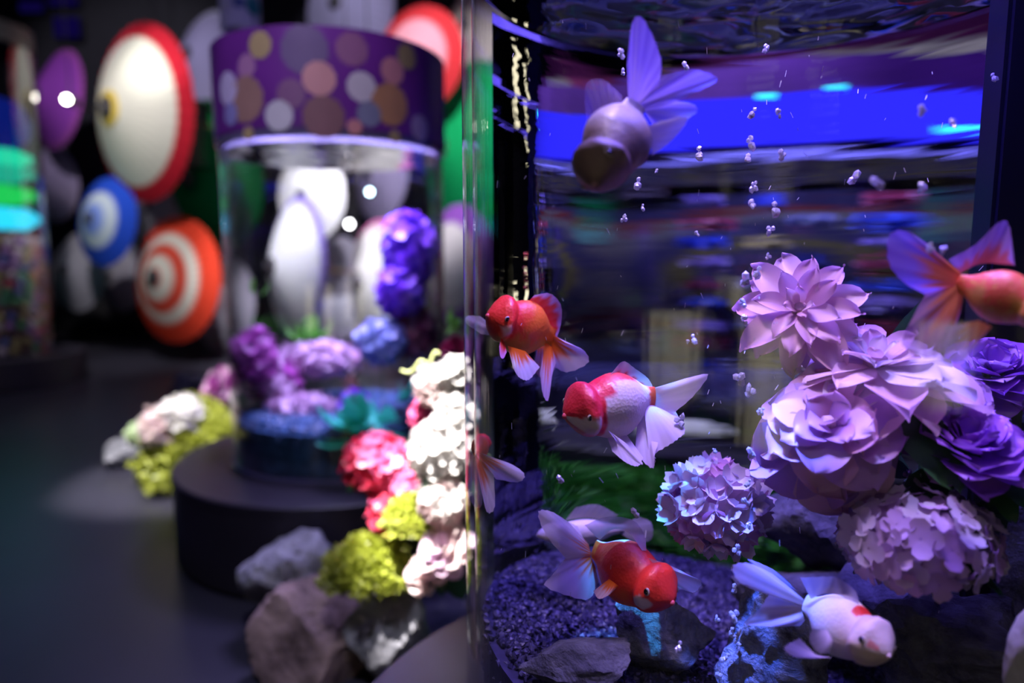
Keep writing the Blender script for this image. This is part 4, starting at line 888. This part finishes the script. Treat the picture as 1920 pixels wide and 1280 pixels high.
# ------------------------------------------------------------------ flower bank between the tanks
wht = petal('white_petal', (.82, .78, .74), (.95, .92, .88), .4); blush = petal('blush_petal', (.72, .50, .50), (.90, .74, .72), .4)
crim = petal('crimson_floret', (.55, .015, .06), (.80, .06, .14), .35); hotp = petal('hot_pink_floret', (.72, .06, .24), (.90, .20, .40), .35); dkr = petal('dark_rose_petal', (.35, .01, .08), (.6, .05, .2), .35)
fb = 'blooms of the bank between the tanks'
cluster('orchid_spray', 'white orchid buds at the top of the bright flower bank', 'flower', 812, 722, 1.36, 36, 40, 26, 20, [wht, blush], seed=31, group=fb, leaves=2, leafmat=M_leaf2, nl=5)
cluster('orchid_spray', 'white bloom touching the edge of the goldfish tank at the top of the bank', 'flower', 852, 700, 1.34, 30, 34, 26, 20, [wht], seed=32, group=fb, nl=5)
flower('rose_flower', 'dark pink rose left of the white blooms in the flower bank', 'flower', 802, 775, 1.40, 42, (-.4, .5, .7), ROSE, [dkr, hotp], seed=33, group=fb, shape=(.6, .28, .05, 0, .1))
cluster('hydrangea_flower', 'overexposed white hydrangea head in the middle of the flower bank', 'flower', 828, 850, 1.30, 62, 74, 60, 22, [wht], seed=34, group=fb, leaves=2)
cluster('hydrangea_flower', 'white hydrangea head pressed to the tank edge above the middle one', 'flower', 850, 780, 1.32, 40, 46, 40, 20, [wht], seed=35, group=fb)
cluster('hydrangea_flower', 'crimson hydrangea head at the left of the flower bank', 'flower', 706, 866, 1.44, 66, 60, 60, 23, [crim, hotp], seed=36, group=fb, leaves=2)
cluster('hydrangea_flower', 'hot pink hydrangea head below the crimson one', 'flower', 738, 960, 1.40, 48, 46, 46, 20, [hotp, crim], seed=37, group=fb)
cluster('hydrangea_flower', 'rose red hydrangea head between the crimson and the white ones', 'flower', 760, 905, 1.42, 44, 44, 40, 20, [hotp], seed=38, group=fb)
cluster('hydrangea_flower', 'blush white hydrangea head below the overexposed one', 'flower', 832, 940, 1.26, 48, 46, 40, 20, [blush, wht], seed=39, group=fb)
flower('peony_flower', 'blush pink peony low in the flower bank beside the near stand', 'flower', 835, 1030, 1.24, 62, (-.4, .6, .6), [(9, .2, 0, 88, .8), (8, .16, .05, 64, .72), (7, .1, .08, 40, .6), (5, .05, .1, 18, .5)], [blush, pinkp], seed=40, group=fb, leaves=3)
flower('peony_flower', 'small blush peony lowest in the flower bank above the near stand rim', 'flower', 795, 1075, 1.26, 44, (-.5, .6, .6), [(9, .2, 0, 88, .8), (8, .16, .05, 64, .72), (7, .1, .08, 40, .6), (5, .05, .1, 18, .5)], [blush], seed=41, group=fb, leaves=2)
flower('rose_flower', 'dark red rose glimpsed behind the white blooms at the tank edge', 'flower', 850, 655, 1.6, 30, (-.4, .5, .7), ROSE, [dkr], seed=42, group=fb, shape=(.6, .28, .05, 0, .1), stem_to=P(850, 830, 1.55))
leaf_spray('bright green leaf beside the dark red rose', 848, 615, 1.6, 3, 38, M_leaf2, 15)
t = prop(empty('vine_tendril', P(815, 720, 1.34)), 'curly pale green tendril over the white orchid buds', 'vine'); q0 = P(815, 720, 1.34)
M_tend = plain('pale_tendril', (.55, .60, .25), .5)
ob('tendril', tube('tendril', crom([P(x, y, 1.34)-q0 for x, y in ((815, 715), (806, 690), (790, 676), (778, 690), (766, 698), (752, 694))], 24), .003, M_tend, 6), t)
ob('tendril', tube('tendril', crom([P(x, y, 1.32)-q0 for x, y in ((812, 700), (806, 684), (810, 672), (816, 660), (824, 664))], 16), .003, M_tend, 6), t)
moss('lime moss clump lying over the grey rocks', 692, 1068, 1.36, 82, 62, limem, 6500, 1, 10, 70)
moss('lime moss clump right under the hot pink hydrangea', 775, 975, 1.34, 52, 48, limem, 3500, 2, 10, 50)
moss('earth and moss mound carrying the flower bank', 830, 1000, 1.50, 120, 190, plain('dark_moss', (.05, .07, .02), .8), 7000, 6, 14, 110)
# ------------------------------------------------------------------ flower bed left of the banded tank
lb = 'blooms of the left flower bed'
moss('lime moss bed left of the banded tank', 372, 864, 2.52, 98, 108, limem, 9000, 3, 10, 80)
cluster('hydrangea_flower', 'white hydrangea in the left flower bed on the moss', 'flower', 345, 778, 2.44, 38, 40, 40, 17, [wht], seed=51, group=lb)
cluster('hydrangea_flower', 'blush white bloom left of the white hydrangea in the left bed', 'flower', 300, 802, 2.42, 38, 42, 36, 18, [blush, wht], seed=52, group=lb)
palegr = petal('pale_green_petal', (.50, .66, .36), (.75, .85, .55), .4)
cluster('hydrangea_flower', 'pale green bloom at the left tip of the left bed', 'flower', 264, 812, 2.48, 24, 26, 24, 14, [palegr], seed=53, group=lb)
flower('rose_flower', 'pink and magenta rose behind the lime moss by the banded tank', 'flower', 412, 722, 2.66, 42, (-.5, .4, .7), ROSE, [mag, pinkp], seed=54, group=lb, shape=(.6, .28, .05, 0, .1), leaves=3)

# ------------------------------------------------------------------ bead tank at the far left
def beadtank():
    t = prop(empty('bead_column', (T3.x, T3.y, .20)), 'far left clear column filled with coloured beads below and glowing water above', 'aquarium')
    R = .33; zt = CZ+1.32-.20
    ob('glass_wall', lathe('glass_wall', [(R, 0), (R, zt), (R-.01, zt), (R-.01, 0)], M_glass2, 64, close=True), t)
    ob('cap', lathe('cap', [(R+.01, zt), (R+.01, zt+.12), (0, zt+.12), (0, zt)], M_black, 48), t)
    cols = [plain('bead', c, .4) for c in ((.45, .08, .10), (.08, .30, .12), (.35, .28, .10), (.30, .15, .35), (.10, .12, .30), (.5, .4, .42), (.12, .06, .04))]
    r = random.Random(5); ms = []
    for m in cols:
        bm = bmesh.new(); bmesh.ops.create_icosphere(bm, subdivisions=1, radius=.034)
        d = bpy.data.meshes.new('bead'); bm.to_mesh(d); bm.free(); d.materials.append(m); d.polygons.foreach_set('use_smooth', [True]*len(d.polygons)); ms.append(d)
    zb = CZ+.17-.20; kk = 0
    for row in range(14):
        for i in range(20):
            a = -PI*1.02+i*(PI*1.5)/20+row*.06
            ob('bead', r.choice(ms), t, ((R-.046)*math.cos(a), (R-.046)*math.sin(a), .04+row*(zb-.06)/14+r.uniform(-.008, .008)))
    ob('bead_core', lathe('bead_core', [(0, .0), (R-.075, 0), (R-.075, zb), (0, zb)], cols[6], 40), t)
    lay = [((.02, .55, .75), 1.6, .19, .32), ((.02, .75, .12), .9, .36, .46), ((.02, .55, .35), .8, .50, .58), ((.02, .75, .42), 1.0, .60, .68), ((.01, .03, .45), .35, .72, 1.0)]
    for k, (c, e, z0, z1) in enumerate(lay):   # coral tiers, the tank's coloured lighting put in as emission
        m = emit('coral_lit_by_emission', c, e); prof = []
        for j in range(9):
            q = j/8; prof.append(((R-.04)*(.72+.28*math.sin(PI*q)), CZ-.20+z0+(z1-z0)*q))
        d = lathe('coral_tier', [(0, prof[0][1])]+prof+[(0, prof[-1][1])], m, 40)
        for v in d.vertices:
            s = 1+.10*noise.noise(v.co*9); v.co.x *= s; v.co.y *= s; v.co.z += .02*noise.noise(v.co*7)
        ob('coral_tier', d, t)
    return t
beadtank()

# ------------------------------------------------------------------ what stands behind the near tank and shows through its water
bk = 'blooms in the blue-lit tank'
cols4 = [('yellow', petal('yellow_petal', (.45, .40, .08), (.60, .55, .2), .4)), ('blue', petal('blue_petal', (.04, .08, .5), (.10, .2, .7), .4)), ('grey-blue', petal('greyblue_petal', (.25, .28, .42), (.4, .42, .55), .4)), ('wine red', petal('wine_petal_dim', (.30, .03, .06), (.42, .08, .12), .4)), ('navy', petal('navy_petal', (.02, .03, .25), (.05, .08, .4), .4)), ('lilac', petal('lilac_dim_petal', (.3, .2, .5), (.5, .4, .7), .4))]
r = random.Random(9); k = 0
rows4 = ['lowest', 'second lowest', 'third lowest', 'fourth lowest', 'middle', 'fourth highest', 'third highest', 'second highest', 'highest']
for row in range(9):
    z = -.36+row*.068
    for j in range(3):
        cn, m = cols4[(row*2+j*5+1) % 6]
        p = Vector((T4.x+(-.16+.16*j)*.94+.04*(row % 2), T4.y-.12+.1*((row+j) % 2), CZ+z))
        d = p-CP; dep = d.dot(FW); px = 960+F*d.dot(RT)/dep; py = 640-F*d.dot(UP)/dep    # the pixel place of that point
        cluster('hydrangea_flower', '%s hydrangea head in the blue-lit tank, %s row, %s' % (cn, rows4[row], ('left', 'middle', 'right')[j]), 'flower', px, py, dep, 22+16*r.random(), 8+6*r.random(), 14, 10, [m], seed=70+k, group=bk); k += 1
moss('green moss mound on the stand of the blue-lit tank, seen through the goldfish tank', 1310, 1075, 1.66, 330, 120, petal('mid_green_blade', (.03, .22, .03), (.10, .42, .06), .35), 9000, 8, 18, 150)
rock('white stone lying before the blue-lit tank, seen through the goldfish tank', 1330, 855, 1.72, 120, 40, M_rockw, 61, .6)
umbrella('pink and white paper umbrella behind the blue-lit tank', 1500, 110, 3.9, 170, 10, 0, [(.6, (.85, .82, .85)), (1, (.70, .12, .45))])
umbrella('navy paper umbrella with olive and red rings low behind the blue-lit tank', 1440, 520, 3.6, 190, 5, 0, [(.3, (.10, .10, .30)), (.45, (.30, .28, .10)), (.6, (.08, .08, .30)), (.75, (.25, .25, .38)), (.85, (.28, .06, .10)), (1, (.06, .06, .25))])
# dark post at the right of the near tank
M_post = plain('black_blue_post', (.008, .008, .02), .3)
t = prop(empty('square_post', (1.33, 1.5, 0)), 'dark square post behind the right side of the goldfish tank', 'post')
ob('shaft', box('shaft', .22, .22, 2.6, M_post, .01), t, (0, 0, 1.32)); ob('foot', box('foot', .28, .28, .06, M_post, .008), t, (0, 0, .03))

# ------------------------------------------------------------------ light boxes added unseen behind the visitor to give the curved glass its reflections
M_reflglow = emit('reflection_glow', (1.0, .90, .58), 1.5)
def lantern(label, x, y, wd, hg, base):
    t = prop(empty('reflection_light_box', (x, y, 0)), label, 'lantern', 'light boxes added behind the visitor')
    ob('shade', box('shade', wd, wd, hg, M_reflglow, .006), t, (0, 0, base+hg/2))
    for sx in (-1, 1):
        for sy in (-1, 1): ob('leg', box('leg', .025, .025, base+hg+.03, M_black, .003), t, (sx*wd*.5, sy*wd*.5, (base+hg+.03)/2))
    ob('top', box('top', wd*1.12, wd*1.12, .025, M_black, .004), t, (0, 0, base+hg+.03)); ob('shelf', box('shelf', wd*1.05, wd*1.05, .02, M_black, .004), t, (0, 0, base-.012))
lantern('added pale yellow light box mirrored left of the dahlia', -1.15, -.75, .34, .26, .40)
lantern('added pale yellow light box mirrored below the dahlia', -.30, -1.2, .36, .34, .30)
lantern('added pale yellow light box mirrored in front of the lilac-white peony', 1.15, -.95, .32, .20, .46)

# dark box added in the near tank for the dark strip at its right
q = P(1880, 480, .70)
t = prop(empty('dark_upright_box', (q.x, q.y, gz(q.x, q.y)-.01)), 'dark upright box added at the right inside the goldfish tank', 'box')
hh = CZ+.285-(gz(q.x, q.y)-.01)
ob('shaft', box('shaft', .050, .035, hh, M_post, .004), t, (0, 0, hh/2)); ob('collar', box('collar', .056, .040, .02, M_post, .003), t, (0, 0, .012))
# fibres and specks drifting in the water
rs = np.random.RandomState(12); vs = []; fs = []
for i in range(170):
    p = P(rs.uniform(930, 1880), rs.uniform(40, 1180), rs.uniform(.56, .66)); L = rs.uniform(.001, .0032) if i % 3 else rs.uniform(.0008, .0014); W = .00022
    a = Vector((rs.randn()*.35, rs.randn()*.3, 1)).normalized()*L; b = a.orthogonal().normalized()*W; c = a.cross(b).normalized()*W; k = len(vs)
    vs += [p-a+b, p-a-b*.5+c, p-a-b*.5-c, p+a+b, p+a-b*.5+c, p+a-b*.5-c]
    fs += [(k, k+1, k+4, k+3), (k+1, k+2, k+5, k+4), (k+2, k, k+3, k+5), (k, k+2, k+1), (k+3, k+4, k+5)]
prop(ob('drifting_fibres', me('drifting_fibres', vs, fs, plain('fibre', (.8, .78, .9), .5), False)), 'tiny pale fibres and specks drifting in the water of the goldfish tank', 'specks', kind='stuff')
